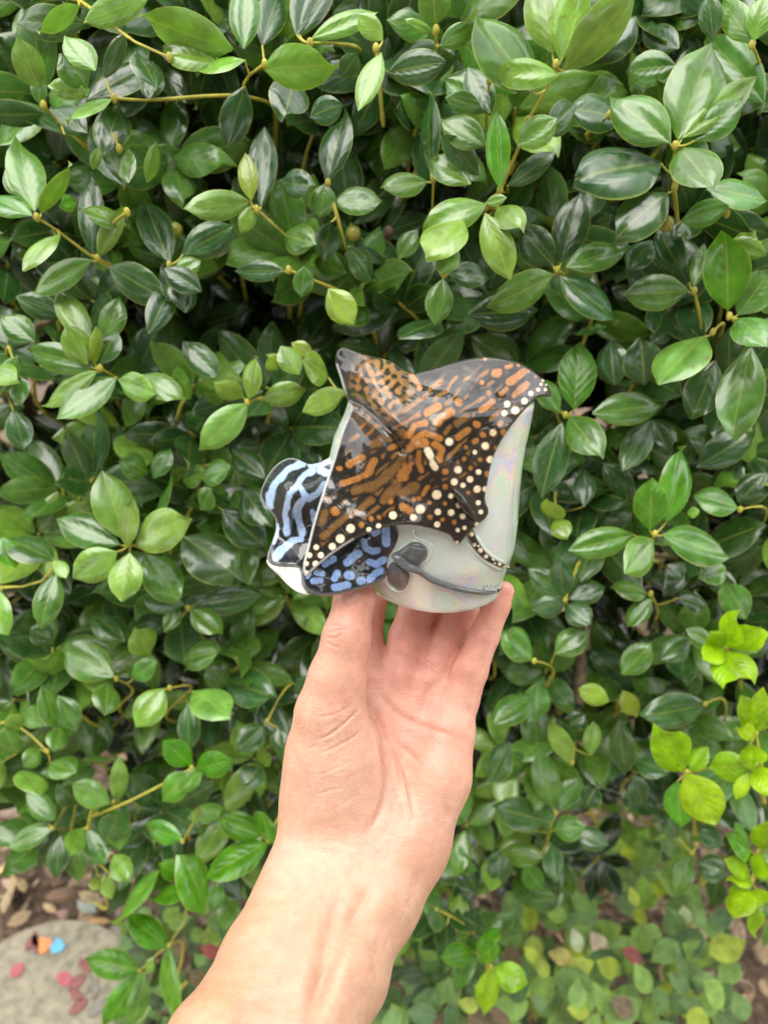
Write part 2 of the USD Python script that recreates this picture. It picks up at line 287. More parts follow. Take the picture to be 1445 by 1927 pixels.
# sprigs: crop | hub x y > stem points : leaves (base x y, tip x y, width, tone)
SPRIGS = '''
A|1000 240>935 290>920 320:880 185 525 60 185 l,925 225 735 265 62 l,995 258 1252 245 175 l,920 182 930 -80 135 m,990 170 1060 -60 115 d,1110 290 1075 442 165 d,925 325 855 558 135 d,820 235 615 190 90 l
A|1170 160>1300 165:1180 140 1430 35 92 l,1120 130 1190 -90 130 d,1130 130 1260 -100 110 d
A|640 215>380 60>300 0:320 85 58 84 140 g,300 18 143 122 60 l,560 -10 308 80 120 l,360 265 245 130 120 l,590 330 520 190 120 g
A|165 395>240 480>350 570:150 340 65 138 120 l,150 392 142 278 64 m,165 425 -60 432 70 g,245 505 35 360 130 g,470 700 360 480 140 g
A|430 370>600 375>830 358:328 330 240 195 125 m,395 295 475 118 74 g,330 345 176 322 84 l,330 372 580 232 78 d,420 372 247 448 46 l,590 270 560 370 90 g
A|140 820>230 880>350 970:130 795 70 528 145 l,155 805 266 612 66 l,120 812 -60 735 115 m,225 885 75 1005 50 l,70 740 20 640 70 m
A|368 975>440 1010:350 960 340 655 110 d,372 970 455 783 78 l,345 982 118 1108 115 m,410 1005 635 1137 150 g,480 850 300 780 90 l
A|640 1000>650 1040:640 990 540 742 145 d,655 1032 760 983 82 l,690 960 882 850 140 g
A|970 790>1070 880:945 760 698 790 120 l,948 755 925 573 84 y,985 780 998 458 125 d,962 772 908 878 74 l,1060 690 1180 700 120 g
A|1090 1018>1240 1080:1072 885 1186 920 132 m,1075 1022 884 1022 92 g,1150 1005 1140 1122 86 m
A|1238 690>1300 910:1237 680 1300 415 135 d,1232 690 1208 818 104 m,1258 762 1445 752 118 m,1250 835 1215 990 110 d,1318 930 1412 1062 112 d,1240 1090 1335 1226 130 y
A|480 800>440 830:485 690 472 556 84 m,555 690 600 537 44 l,350 640 372 556 44 l,290 760 230 770 70 v
A|330 1290>250 1180:340 1290 212 1092 118 l,400 1290 452 1122 104 m,60 1120 235 1190 110 g,130 1290 10 1190 120 m
A|450 560>420 480:390 585 455 390 134 g,330 500 190 400 130 g,760 1100 620 1010 110 d,560 1260 655 1060 110 d,700 1180 680 1040 110 d
A|1420 180>1440 400:1440 200 1352 408 100 l,1445 150 1350 50 90 l,1290 290 1350 200 90 g,1170 440 1290 390 110 g
B|650 240>620 320>545 450>500 575>430 730:560 345 338 42 240 m,636 195 590 -100 185 l,668 225 740 -90 160 l,680 262 960 -35 108 l,662 280 438 268 56 l
B|545 450>500 580:610 500 725 385 116 g,505 545 655 440 128 l,440 705 425 408 104 v,468 695 652 572 84 g,385 545 218 440 135 m,370 400 235 365 84 m
B|440 710>425 730:360 655 230 503 96 g,388 765 152 842 118 l,330 690 180 590 100 m,385 760 466 740 48 l,430 775 516 852 122 l,385 800 478 1048 136 l,300 825 160 960 140 l,260 900 215 1030 110 l
B|1095 545>1090 680>1105 830:1078 535 857 362 195 m,1108 520 1235 158 250 m,1125 515 1408 285 124 l,1112 552 1240 708 178 m,1045 612 720 668 185 g,1170 525 1345 370 150 m
B|1095 700>1105 790:1215 705 1445 752 118 m,1068 722 875 880 165 g,1430 385 1215 135 165 m,1120 830 1300 770 110 m
B|655 1012>700 1040:640 995 508 850 150 d,668 985 745 715 150 d,690 1000 918 920 132 m,640 1030 405 1155 145 m,665 1035 885 1205 150 g
B|1168 1090>1190 1190:1145 1090 908 1105 152 m,1150 1058 1130 878 124 d,1165 1078 1205 908 66 m
B|1300 1185>1360 1250:1295 1162 1285 872 172 v,1332 1180 1460 1010 150 m,1330 1192 1440 1290 140 m,1330 960 1386 868 90 l
B|190 670>188 760:180 650 175 338 114 d,168 680 -10 705 104 m,210 560 330 470 80 m
B|200 110>200 165:200 92 185 -70 132 m,188 120 85 72 38 l,215 168 342 100 84 m,20 272 240 228 135 g
B|400 300>390 420:400 420 232 290 126 m,320 250 405 425 120 g
B|850 430>800 470:695 405 905 440 158 g,1100 245 912 265 134 m,950 60 800 210 140 d,1110 180 975 100 110 d
B|1385 165>1400 200:1385 160 1268 -10 116 m,1392 150 1445 -30 110 l,1240 145 1220 -30 96 g
B|230 1030>225 1060:228 1045 195 1217 116 m,245 1022 405 1040 112 g,130 860 58 968 86 m,320 1180 580 1165 150 d,60 1270 220 1200 120 d
B|1290 800>1260 760:1140 830 1090 880 100 g,1300 900 1440 960 90 l,1010 900 920 1010 110 g,1120 1010 1030 860 120 d
C|378 105>440 140:350 102 103 35 125 m,358 92 372 -50 40 y,365 118 163 250 108 l,440 140 210 298 132 m,448 150 586 205 114 l,540 130 682 222 112 m,382 90 440 -40 100 g,330 92 250 -60 120 l
C|935 235>990 215:935 240 752 412 134 l,920 215 810 165 84 l,938 222 960 60 92 l,992 222 1154 186 104 l,690 5 825 140 118 g
C|1290 200>1310 210:1300 190 1145 272 104 l,1240 140 1145 70 110 l,1130 130 1060 20 100 l,1180 60 1100 10 70 y,1050 110 1010 60 80 y
C|490 770>540 790:470 752 388 490 172 l,450 772 208 668 152 m,478 782 490 608 76 l,510 770 702 668 162 l,440 800 272 902 150 l,490 805 458 988 134 l
C|560 760>600 720:595 690 665 470 140 m,545 805 678 978 142 m,690 742 892 884 172 g,690 530 775 500 92 m,560 500 460 450 110 m,580 520 640 405 90 m
C|210 850>120 925>-20 935:205 832 22 748 132 g,212 882 150 1088 112 m,10 745 60 860 100 v,0 950 5 1112 64 l,215 830 250 900 60 l
C|712 1012>690 1040:695 1002 548 968 120 g,732 1002 992 964 124 g,722 1012 838 1112 112 m,620 1100 680 1010 70 m
C|440 1280>480 1300:470 1140 358 1030 124 g,430 1272 228 1165 152 m,565 1190 515 1090 124 l,690 1212 822 1172 114 m,500 1280 585 1215 90 m,200 1130 110 1090 100 g
C|60 130>40 40:60 130 88 248 90 m,-40 112 58 140 92 l,50 265 95 418 114 g,0 200 60 60 80 m
C|860 480>800 470:760 520 866 480 100 m,1000 520 870 410 120 d,920 560 1010 700 140 d,840 640 1000 780 150 d,760 640 800 560 90 m
D|470 360>440 340:510 332 545 0 205 v,600 352 938 308 182 m,490 365 632 552 190 m,452 400 348 758 182 g,440 345 338 180 130 m
D|1180 -40>1220 -80:1140 -20 914 208 225 l,1362 35 1270 468 212 m,1190 100 1080 382 192 g,850 215 830 -10 192 d,710 215 680 0 165 d
D|900 932>880 1000:876 912 885 663 182 v,800 937 488 1012 162 m,958 872 1052 508 192 v,940 937 1262 1045 205 m,892 960 758 1124 172 m,1055 835 1112 825 60 l
D|1310 815>1400 800:1100 612 1378 440 172 g,880 385 745 630 150 g,890 385 965 540 152 d,800 745 652 590 130 d,1300 808 1090 740 150 m,1445 640 1300 780 150 d,1240 1090 1120 1130 150 m
D|470 1252>540 1060:480 1245 288 1095 134 g,482 1245 665 1180 134 g,462 1240 440 1050 124 g,470 1270 310 1300 120 g,480 1270 590 1370 140 g
D|880 1220>900 1260:868 1222 692 1185 112 m,882 1240 768 1382 112 m,1010 1240 1150 1280 110 d,960 1080 1040 1150 120 d
D|320 1545>380 1560:310 1540 175 1395 144 m,420 1510 578 1400 150 m,1340 1345 1240 1165 154 m,740 1610 885 1465 144 m,1050 1390 1190 1480 110 m,930 1540 1080 1440 130 g
D|430 880>420 760:440 870 380 770 110 y,420 860 480 950 110 y,560 800 560 620 120 d
D|1240 1480>1300 1560:1230 1480 1135 1540 130 x,1240 1470 1300 1318 150 x,1250 1480 1395 1390 140 x,1250 1500 1370 1635 150 x,1230 1470 1165 1410 110 x,1300 1450 1450 1430 130 x,1245 1500 1240 1660 150 x,1245 1480 1215 1420 80 x
E|725 332>600 402>480 462:725 322 615 232 104 v,740 332 868 308 114 v,715 350 605 462 114 v,680 420 760 340 70 v
E|430 462>480 460:415 470 268 392 112 l,442 462 456 296 74 l,430 482 452 645 112 m,400 620 450 500 110 g
E|1015 610>1050 520:1012 615 764 752 142 v,985 590 828 520 112 v,1015 618 1000 505 104 v
E|690 610>730 540>740 500:690 600 540 552 94 v,600 720 432 925 96 v,628 1012 480 885 116 v,720 790 565 830 94 v,770 880 700 660 76 v,700 740 600 700 80 v
E|640 1000>700 900>690 610:640 1022 645 1295 88 v,800 880 830 770 70 v
E|528 1100>640 1000:525 1097 320 1052 116 v,530 1110 398 1310 116 v,552 1110 580 1055 44 l,545 1110 500 1330 90 m
E|640 30>700 20:620 32 512 178 132 l,730 42 868 138 142 l,405 10 400 128 112 m,160 20 218 186 104 m,710 90 715 270 96 g,220 60 290 190 100 m
E|1010 155>1080 30:1000 172 898 265 112 g,1050 180 1060 260 80 g,850 0 1025 60 160 g,980 330 920 400 110 g,860 20 780 -60 110 m
E|180 270>60 170:190 312 288 350 104 m,80 342 155 428 92 l,230 180 200 270 90 m,60 280 20 180 90 m,70 190 40 130 80 l,150 260 90 330 80 m
E|200 560>250 480:180 540 110 640 90 g,200 560 20 630 90 m,215 560 150 720 74 d,260 590 300 770 90 m,230 590 210 750 84 g,100 430 210 530 90 m,290 470 230 400 90 g
E|330 560>350 470:330 560 395 700 100 m,345 520 470 640 100 g,310 560 260 660 90 l,430 660 480 760 90 l,420 520 380 440 80 m
E|420 740>380 700:390 740 420 830 60 l,380 750 340 790 50 y
F|650 500>635 540>620 600:640 482 585 266 114 m,660 492 748 372 114 m,622 532 416 478 134 g,640 562 755 552 104 m,628 612 652 760 86 g,722 572 848 620 94 g,560 560 550 520 60 m
F|710 310>720 250:700 312 635 152 94 l,782 282 790 155 76 l,890 150 905 358 104 g,580 12 575 158 114 m,480 235 398 385 114 g,560 60 412 165 120 m
F|1210 90>1250 70:1212 90 976 140 134 g,850 80 735 30 90 y,900 40 950 140 80 y,955 300 1070 350 108 g,760 480 800 400 90 d,940 360 980 480 90 d,700 170 760 130 100 d
F|1140 345>1160 440:1130 342 1048 186 154 x,1150 342 1220 250 76 x,1225 330 1382 322 124 x,1105 380 1118 555 124 v,1140 350 1252 540 164 x
F|1400 200>1420 320:1400 200 1342 56 84 x,1405 195 1450 110 84 x,1400 210 1345 180 70 x,1400 250 1400 330 90 x,1400 320 1460 430 110 x,1370 350 1325 450 60 x,1395 200 1430 30 80 x,1380 240 1380 330 90 x
F|1385 755>1420 600:1380 740 1298 672 70 x,1370 780 1320 888 110 x,1400 850 1400 958 74 x,1420 640 1455 530 110 x,1380 640 1310 572 90 v,1400 740 1420 670 84 x,1390 760 1300 750 60 x,1400 780 1430 850 90 x,1340 780 1295 810 50 x,1410 700 1450 690 80 x
F|405 1075>380 1000:400 1070 392 975 92 v,410 1078 378 1250 92 x,420 1080 534 1150 100 x,340 1022 228 1040 92 v,352 990 440 965 84 v
F|200 860>280 900:240 920 165 830 100 g,350 800 290 660 120 d,430 780 440 640 100 g,540 830 660 820 100 g,600 790 530 700 90 v,470 960 500 880 90 g
F|1160 650>1200 600:1150 660 1090 810 100 m,1180 690 1290 720 110 g,1110 590 1070 520 90 g,1280 620 1180 560 90 g,1220 500 1400 520 110 g,1290 660 1330 600 90 d
'''
total = 0
taken = []
for line in SPRIGS.strip().splitlines():
    crop, rest = line.split('|'); stem, leaves = rest.split(':')
    ox, oy, sc = CROP[crop]
    conv = lambda x, y: (ox + float(x) * sc, oy + float(y) * sc)
    pts = [conv(*p.split()) for p in stem.split('>')]
    toks = [l.split() for l in leaves.split(',')]
    tones = [t[5] for t in toks]
    off = np.mean([{'d': .035, 'g': .02, 'm': 0.0, 'l': -.012, 'v': -.012, 'y': 0.0, 'x': -.03}[t] for t in tones])
    hd = float(dsurf(*pts[0])) - .012 + off + rng.normal(0, 0.006)
    if crop in 'EF' and tones.count('v') + tones.count('x') >= 3:
        hd -= 0.03
    # twig: from the hub along the drawn stem, then back into the hedge
    P = [at(x, y, hd + 0.018 * i) for i, (x, y) in enumerate(pts)]
    q = pts[-1]
    P.append(at(q[0] + (q[0] - pts[0][0]) * 0.5 + rng.normal(0, 8), q[1] + 25, hd + 0.018 * len(pts) + 0.05))
    P.append(at(q[0] + (q[0] - pts[0][0]) * 0.6, q[1] + 70, hd + 0.018 * len(pts) + 0.16))
    P = spline(P, 14)
    rad = np.linspace(0.0009, 0.0021, len(P)) * (1 + 0.20 * rng.normal(0, 1, len(P)))
    bits = [tube(P, rad, 7)]
    bud = trimesh.creation.icosphere(1, .0022); bud.vertices = bud.vertices * [1, 1, 1.5] + P[0]; bits.append((np.array(bud.vertices), np.array(bud.faces)))
    bases = []
    for t in toks:
        bx, by = conv(t[0], t[1]); bases.append((bx, by))
        if -60 < bx < 1500 and by > -60:
            Pq = Winv(P); k = int(np.argmin(np.hypot(Pq[0] - bx, Pq[1] - by))); gap = math.hypot(Pq[0][k] - bx, Pq[1][k] - by)
            if gap < 45:
                B0 = at(bx, by, hd + .003); bits.append(tube(spline([P[k], (P[k] + B0) / 2 + np.array([0, 0, -.0015]), B0], 5), np.linspace(.0009, .0006, 5), 5))
    sp = obj('sprig', join(bits), 'green_twig', HP)
    if tones.count('x') >= 3: tag(sp, 'lime green young shoot at the right of the hedge' if ox + pts[0][0] > 900 else 'lime green young shoot low in the hedge')
    SP = str(sp.GetPath())
    for k, t in enumerate(toks):
        bx, by = conv(t[0], t[1]); tx, ty = conv(t[2], t[3]); wpx = float(t[4]) * sc; tone = t[5]
        hub = np.array(pts[0]); dist_h = math.hypot(bx - hub[0], by - hub[1])
        extra = {'d': .022, 'g': .012, 'm': .004, 'l': -.004, 'v': -.004, 'y': 0, 'x': -.004}[tone]
        bd = hd + (extra + rng.normal(0, 0.004) if dist_h > 35 else rng.normal(0, 0.002) + 0.2 * extra)
        lpx = math.hypot(tx - bx, ty - by); aspect = wpx / lpx
        tilt = rng.normal(-0.12, 0.22)
        if aspect > 0.8: tilt = -0.9 + rng.normal(0, 0.1)
        td = bd + extra * 0.6 + tilt * lpx * bd / F
        B, T = at(bx, by, bd), at(tx, ty, td)
        thin = aspect < 0.33
        out = make_leaf(B, T, wpx * bd / F * (1.5 if thin else 1.0), tone, rng, roll=(rng.choice([-1, 1]) * 0.85 if thin else None), upbias=0.15 if thin else 0.28)
        if thin: pass
        if tone == 'x': mname = 'young_leaf'
        elif tone == 'v': mname = 'young_leaf' if rng.random() < .5 else 'holly_leaf'
        else: mname = 'holly_leaf'
        obj('leaf', out[:2], mname, SP, luv=out[2], tint=out[3])
        total += 1
print('hand placed leaves', total)

# berries, trunks, bare stems
for (x, y, dd) in ((665, 438, 0.01), (1253, 421, -0.01), (330, 432, 0.03)):
    s = trimesh.creation.icosphere(2, 0.0052); s.vertices *= [1, 1, 1.08]
    s.apply_translation(at(x, y, float(dsurf(x, y)) + dd)); obj('berry', s, 'berry', HP)
for k, (x0, y0, x1, y1, dd, rr) in enumerate(((725, 520, 715, 900, .16, .013), (735, 430, 690, 520, .10, .005), (1075, 1000, 1090, 1320, .10, .006), (330, 650, 420, 760, .14, .006), (60, 620, 120, 590, .05, .003), (260, 800, 330, 900, .2, .008), (1010, 700, 1040, 900, .15, .009), (620, 560, 500, 420, .14, .005), (1250, 900, 1290, 1100, .12, .006))):
    d0, d1 = float(dsurf(x0, y0)) + dd, float(dsurf(x1, y1)) + dd
    P = spline([at(x0, y0, d0 - .02), at((x0 + x1) / 2 + rng.normal(0, 8), (y0 + y1) / 2, (d0 + d1) / 2), at(x1, y1, d1 + .02)], 12)
    P = P + rng.normal(0, rr * 0.12, P.shape)
    obj('branch', tube(P, np.linspace(rr * .8, rr, 12) * (1 + .1 * rng.normal(0, 1, 12)), 9), 'bark', HP)
for (x, y, r0) in ((-0.42, 0.98, .016), (-0.05, 0.95, .020), (0.34, 1.0, .018), (0.1, 1.15, .014), (-0.75, 1.05, .018), (0.75, 1.02, .018)):
    P = spline([(x, y, -0.02), (x + .03, y - .03, .35), (x - .02, y - .1, .7), (x + .02, y - .2, 1.05), (x, y - .25, 1.35)], 16)
    obj('trunk', tube(P + rng.normal(0, .004, P.shape), np.linspace(r0, r0 * .4, 16), 9), 'bark', HP)

# the rest of the foliage: whorls of leaves through the depth of the hedge
def skirt(px):
    return np.interp(px, [-600, -100, 0, 120, 240, 330, 420, 800, 950, 1100, 1300, 1400, 1445, 2100], [1420, 1470, 1500, 1570, 1610, 1640, 1690, 1800, 1700, 1590, 1560, 1600, 1680, 1700])
acc = [[], [], [], []]; base = 0
stems = []
def add_filler(B, T, wid, tone):
    global base
    P, f, luv, c = make_leaf(B, T, wid, tone, rng, rows=8, cols=5)
    acc[0].append(P); acc[1].append(f + base); acc[2].append(luv); acc[3].append(c); base += len(P)
made = 0
while made < 1750:
    px, py = rng.uniform(-560, 2010), rng.uniform(-650, 1800)
    if py > skirt(px) + rng.normal(0, 25): continue
    outside = px < -80 or px > 1530 or py < -80
    if outside and rng.random() < 0.35: continue
    back = 0.065 + rng.random() ** 1.15 * 0.36
    d = float(dsurf(px, py)) + back
    hub = at(px, py, d)
    if hub[2] < 0.28: continue
    made += 1
    out = EYE - hub; out /= np.linalg.norm(out)
    ax = out * 0.6 + np.array([0, -.25, .85]) + rng.normal(0, 0.38, 3); ax /= np.linalg.norm(ax)
    s1 = np.cross(ax, rng.normal(0, 1, 3)); s1 /= np.linalg.norm(s1); s2 = np.cross(ax, s1)
    n = rng.integers(4, 8)
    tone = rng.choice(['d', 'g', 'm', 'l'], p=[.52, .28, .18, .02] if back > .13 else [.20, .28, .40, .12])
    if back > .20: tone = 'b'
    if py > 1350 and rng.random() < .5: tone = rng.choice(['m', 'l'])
    for k in range(n):
        phi = k * 2.4 + rng.random() * .5; el = rng.uniform(0.12, 0.85)
        dr = (s1 * math.cos(phi) + s2 * math.sin(phi)) * math.cos(el) + ax * math.sin(el)
        L = rng.uniform(0.042, 0.066)
        B = hub + dr * 0.004 - ax * 0.012 * (k / n)
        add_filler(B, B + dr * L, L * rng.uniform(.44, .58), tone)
    stems.append(tube(spline([hub, hub - ax * .03 + rng.normal(0, .006, 3), hub - ax * .07 + np.array([0, .03, -.02])], 5), np.linspace(.0014, .0024, 5), 5))
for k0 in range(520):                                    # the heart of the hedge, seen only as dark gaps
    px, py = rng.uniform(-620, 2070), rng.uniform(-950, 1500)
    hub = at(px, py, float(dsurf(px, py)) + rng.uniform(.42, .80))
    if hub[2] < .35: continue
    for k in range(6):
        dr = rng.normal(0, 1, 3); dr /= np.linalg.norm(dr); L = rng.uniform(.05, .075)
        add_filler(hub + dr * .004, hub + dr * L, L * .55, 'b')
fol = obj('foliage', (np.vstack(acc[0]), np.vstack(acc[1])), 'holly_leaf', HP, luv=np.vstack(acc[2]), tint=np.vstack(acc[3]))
tag(fol, 'darker leaves deeper in the hedge', kind='stuff')
tw = obj('twig_tangle', join(stems), 'green_twig', HP); tag(tw, kind='stuff')

# ------------------------------------------------------------------ ground litter, stone, low shrubs
acc_v, acc_f, acc_c = [], [], []; base = 0
LIT = np.array([(.30, .19, .12), (.22, .14, .095), (.42, .30, .18), (.14, .09, .065), (.36, .26, .19), (.50, .36, .20), (.20, .12, .10)])
for k in range(5200):
    x, y = rng.uniform(-1.1, 1.1), rng.uniform(0.25, 1.9)
    big = rng.random() < .35
    L = rng.uniform(.02, .045) if big else rng.uniform(.008, .03); wd = L * (rng.uniform(.35, .6) if big else rng.uniform(.12, .4))
    V, f, uv = blade(L, wd, 5, 3, cup=rng.uniform(-.5, .6), droop=rng.uniform(-.3, .4), shape='holly')
    a = rng.uniform(0, 6.28); t = rng.normal(0, .35); t2 = rng.normal(0, .35)
    R = trimesh.transformations.euler_matrix(t, t2, a)[:3, :3]
    V = V @ R.T + [x, y, 0.006 + 0.012 * rng.random() + 0.4 * L * abs(math.sin(t2))]
    acc_v.append(V); acc_f.append(f + base); base += len(V); acc_c.append(np.tile(LIT[rng.integers(len(LIT))] * rng.uniform(.75, 1.35), (len(V), 1)))
lit = obj('leaf_litter', (np.vstack(acc_v), np.vstack(acc_f)), 'litter', tint=np.vstack(acc_c))
tag(lit, 'brown bark mulch and dead leaf litter on the ground', 'mulch', kind='stuff')
def dry_leaf(px, py, lpx, ang, col, wk=.5):
    c = on_z(px, py, .022); d = (c - EYE) @ FW; L = lpx * d / F
    V, f, uv = blade(L, L * wk * rng.uniform(.75, 1.05), 9, 7, cup=rng.uniform(.4, 1.0), droop=rng.uniform(.2, .8), bend=rng.normal(0, .8))
    V[:, 0] -= L / 2
    R = trimesh.transformations.euler_matrix(rng.normal(-.1, .2), rng.normal(0, .2), ang)[:3, :3]
    V = V @ R.T + c + [0, 0, .012]
    return (np.vstack([V, V - [0, 0, .0006]]), np.vstack([f, f[:, ::-1] + len(V)])), np.tile(np.array(col) * .66, (2 * len(V), 1)) * (.75 + .5 * noise(np.vstack([V, V]) * 160, 4))[:, None]
DRY = [(40, 1660, 70, 2.2, (.55, .40, .20)), (15, 1690, 80, 1.9, (.58, .44, .25)), (120, 1690, 60, .3, (.33, .21, .14)), (175, 1700, 60, -.4, (.50, .38, .22)), (165, 1710, 50, 2.6, (.40, .45, .38)), (190, 1738, 46, .2, (.50, .30, .11)),
       (60, 1620, 60, .8, (.60, .45, .22)), (30, 1590, 50, -.3, (.30, .16, .13)), (20, 1535, 50, .2, (.50, .36, .28)), (95, 1500, 40, .5, (.52, .38, .30)), (215, 1680, 56, 1.2, (.30, .20, .17)), (250, 1770, 40, 1.0, (.45, .35, .30)),
       (100, 1640, 55, -.8, (.34, .22, .15)), (150, 1660, 50, .9, (.40, .28, .18)), (225, 1715, 46, 1.9, (.24, .17, .13)), (1350, 1800, 50, -.8, (.55, .45, .42)), (1385, 1760, 60, 1.4, (.50, .36, .24)), (1430, 1790, 70, 1.3, (.52, .38, .22)), (1400, 1850, 60, .4, (.45, .33, .22)), (1330, 1840, 40, .9, (.42, .30, .22))]
for i, (x, y, l, a, c) in enumerate(DRY):
    me, col = dry_leaf(x, y, l, a, c)
    o = obj('fallen_leaf', me, 'litter', tint=col)
    hue = 'tan' if c[0] > .48 else 'brown' if c[0] > .32 else 'dark brown'
    same = sorted(q[0] for q in DRY if (q[0] < 700) == (x < 700)); n = same.index(x) + 1
    nth = ['', 'first', 'second', 'third', 'fourth', 'fifth', 'sixth', 'seventh', 'eighth', 'ninth', 'tenth', 'eleventh', 'twelfth', 'thirteenth', 'fourteenth', 'fifteenth', 'sixteenth'][n]
    if i == 4: tag(o, 'pale grey-green fallen leaf just above the round stepping stone', 'leaf')
    elif i == 5: tag(o, 'small orange-tan fallen leaf at the top right edge of the stepping stone', 'leaf')
    elif x < 700: tag(o, f'{hue} curled dry leaf in the mulch above the stepping stone, {nth} from the left', 'leaf', group='dry leaves in the mulch by the stepping stone')
    else: tag(o, f'{hue} dry leaf on the bare mulch at the bottom right, {nth} from the left', 'leaf', group='dry leaves in the mulch at the bottom right')

# stepping stone: a cast disc with shapes let into its top
SZ = 0.045
top = on_z(95, 1727, SZ); rightp = on_z(214, 1850, SZ)
R0 = 0.16; cen = np.array([on_z(72, 1900, SZ)[0], top[1] - R0, 0])
stone = thing('stepping_stone', 'round grey concrete stepping stone decorated with coloured leaf shapes', 'stepping stone')
STP = str(stone.GetPath())
prof = [(0, SZ), (R0 * .5, SZ), (R0 - .012, SZ), (R0 - .004, SZ - .003), (R0, SZ - .010), (R0 + .002, SZ - .03), (R0, -.01)]
rv = trimesh.creation.revolve(np.array(prof)[::-1], sections=72); rv = rv.subdivide()
V = np.array(rv.vertices); V[:, 2] += (fbm(V * 40 + 5, 3, 5) - .5) * .003 * (V[:, 2] > .03); V = V + cen
obj('slab', (V, np.array(rv.faces)), 'concrete', STP, smooth=40)
def inlay(name, poly_px, mname, hgt=.003):
    pts = np.array([on_z(x, y, SZ)[:2] for x, y in poly_px])
    pg = shapely.Polygon(pts).buffer(.0)
    pg = pg.buffer(.002).buffer(-.001)
    if pg.geom_type != 'Polygon': pg = max(pg.geoms, key=lambda q: q.area)
    e = trimesh.creation.extrude_polygon(pg, .008, engine='earcut'); e.apply_translation([0, 0, SZ - .008 + hgt])
    return obj(name, e, mname, STP, smooth=30)
def cr(*xy): return [(x * .2768, 1450 + y * .2768) for x, y in xy]
def leafpoly(x0, y0, x1, y1, w):
    n = np.array([-(y1 - y0), x1 - x0], float); n /= np.linalg.norm(n); u = np.linspace(0, 1, 9)
    c = np.array([x0, y0]) + u[:, None] * np.array([x1 - x0, y1 - y0]); o = (w / 2 * np.sin(np.pi * u) ** .7)[:, None] * n
    return [tuple(p) for p in np.vstack([c + o, (c - o)[1:-1][::-1]])]
tag(inlay('inlaid_shape', cr((245, 1165), (290, 1148), (345, 1160), (348, 1190), (310, 1240), (275, 1245), (250, 1210)), 'paint_orange'), 'orange inlaid piece')
tag(inlay('inlaid_shape', cr((345, 1210), (380, 1160), (395, 1145), (440, 1195), (425, 1225), (365, 1250)), 'paint_blue'), 'sky blue inlaid piece')
tag(inlay('inlaid_shape', cr(*leafpoly(80, 1410, 155, 1320, 62)), 'paint_pink'), 'pink inlaid petal')
tag(inlay('inlaid_shape', cr(*leafpoly(385, 1405, 495, 1440, 85)), 'paint_pink'), 'pink inlaid leaf')
for q in (leafpoly(470, 1500, 580, 1390, 60), leafpoly(480, 1500, 560, 1570, 60), leafpoly(545, 1290, 610, 1370, 60), leafpoly(480, 1660, 590, 1560, 60), leafpoly(180, 1225, 250, 1130, 50), leafpoly(250, 1250, 235, 1100, 40)):
    tag(inlay('inlaid_leaf', cr(*q), 'paint_maroon'), 'maroon inlaid leaf')
tag(inlay('inlaid_leaf', cr(*leafpoly(650, 1540, 640, 1420, 50)), 'stone_grey', .002), 'grey inlaid leaf')
tag(inlay('inlaid_leaf', cr(*leafpoly(600, 1680, 720, 1560, 70)), 'stone_grey', .002), 'grey inlaid leaf')
for q in ((470, 1640, 700, 1370), (640, 1580, 610, 1390)):
    P = [on_z(*cr(q[:2])[0], SZ), on_z(*cr(q[2:])[0], SZ)]; P = np.array([P[0], (P[0] + P[1]) / 2 + [.004, .002, 0], P[1]]); P[:, 2] = SZ
    obj('inlaid_stem', tube(spline(P, 8), .0018, 6), 'stone_grey', STP)
rk = trimesh.creation.icosphere(3, 1.0); rk.vertices = rk.vertices * [.032, .03, .016] * (1 + .25 * (fbm(rk.vertices * 1.7, 3, 9)[:, None] - .5))
rk.apply_translation(on_z(224, 1772, .015)); o = obj('rock', rk, 'stone_grey'); tag(o, 'small grey rock beside the stepping stone', 'rock')

SHRUB = {'a': (.18, .31, .07), 'b': (.13, .235, .08), 'c': (.31, .39, .05), 'd': (.07, .15, .055), 'p': (.68, .54, .50), 'w': (.52, .58, .44), 'r': (.28, .06, .07), 'k': (.17, .12, .085), 'o': (.32, .27, .07)}
def shrub_leaf(px, py, z, lpx, ang, tone, r=rng, wk=.64):
    c = on_z(px, py, z); d = (c - EYE) @ FW; L = lpx * d / F
    c = c.copy()
    ex = RT * math.cos(ang) - UP * math.sin(ang)
    B = c - ex * L / 2; T = c + ex * L / 2 + (EYE - c) * r.normal(.0, .25) * L
    mid = (B + T) / 2; v = EYE - mid; v /= np.linalg.norm(v)
    a, b, n, L2 = frame(B, T, v + np.array([0, 0, .35]) + r.normal(0, .28, 3))
    V, f, uv = blade(L2, L2 * wk, 9, 5, cup=.12, droop=.06, shape='round')
    P = B + V[:, :1] * a + V[:, 1:2] * b + V[:, 2:] * n
    col = np.array(SHRUB[tone]) * (1 + r.normal(0, .12))
    return (P, f), np.column_stack([uv, np.full(len(uv), r.random())]), np.tile(col, (len(P), 1)), B
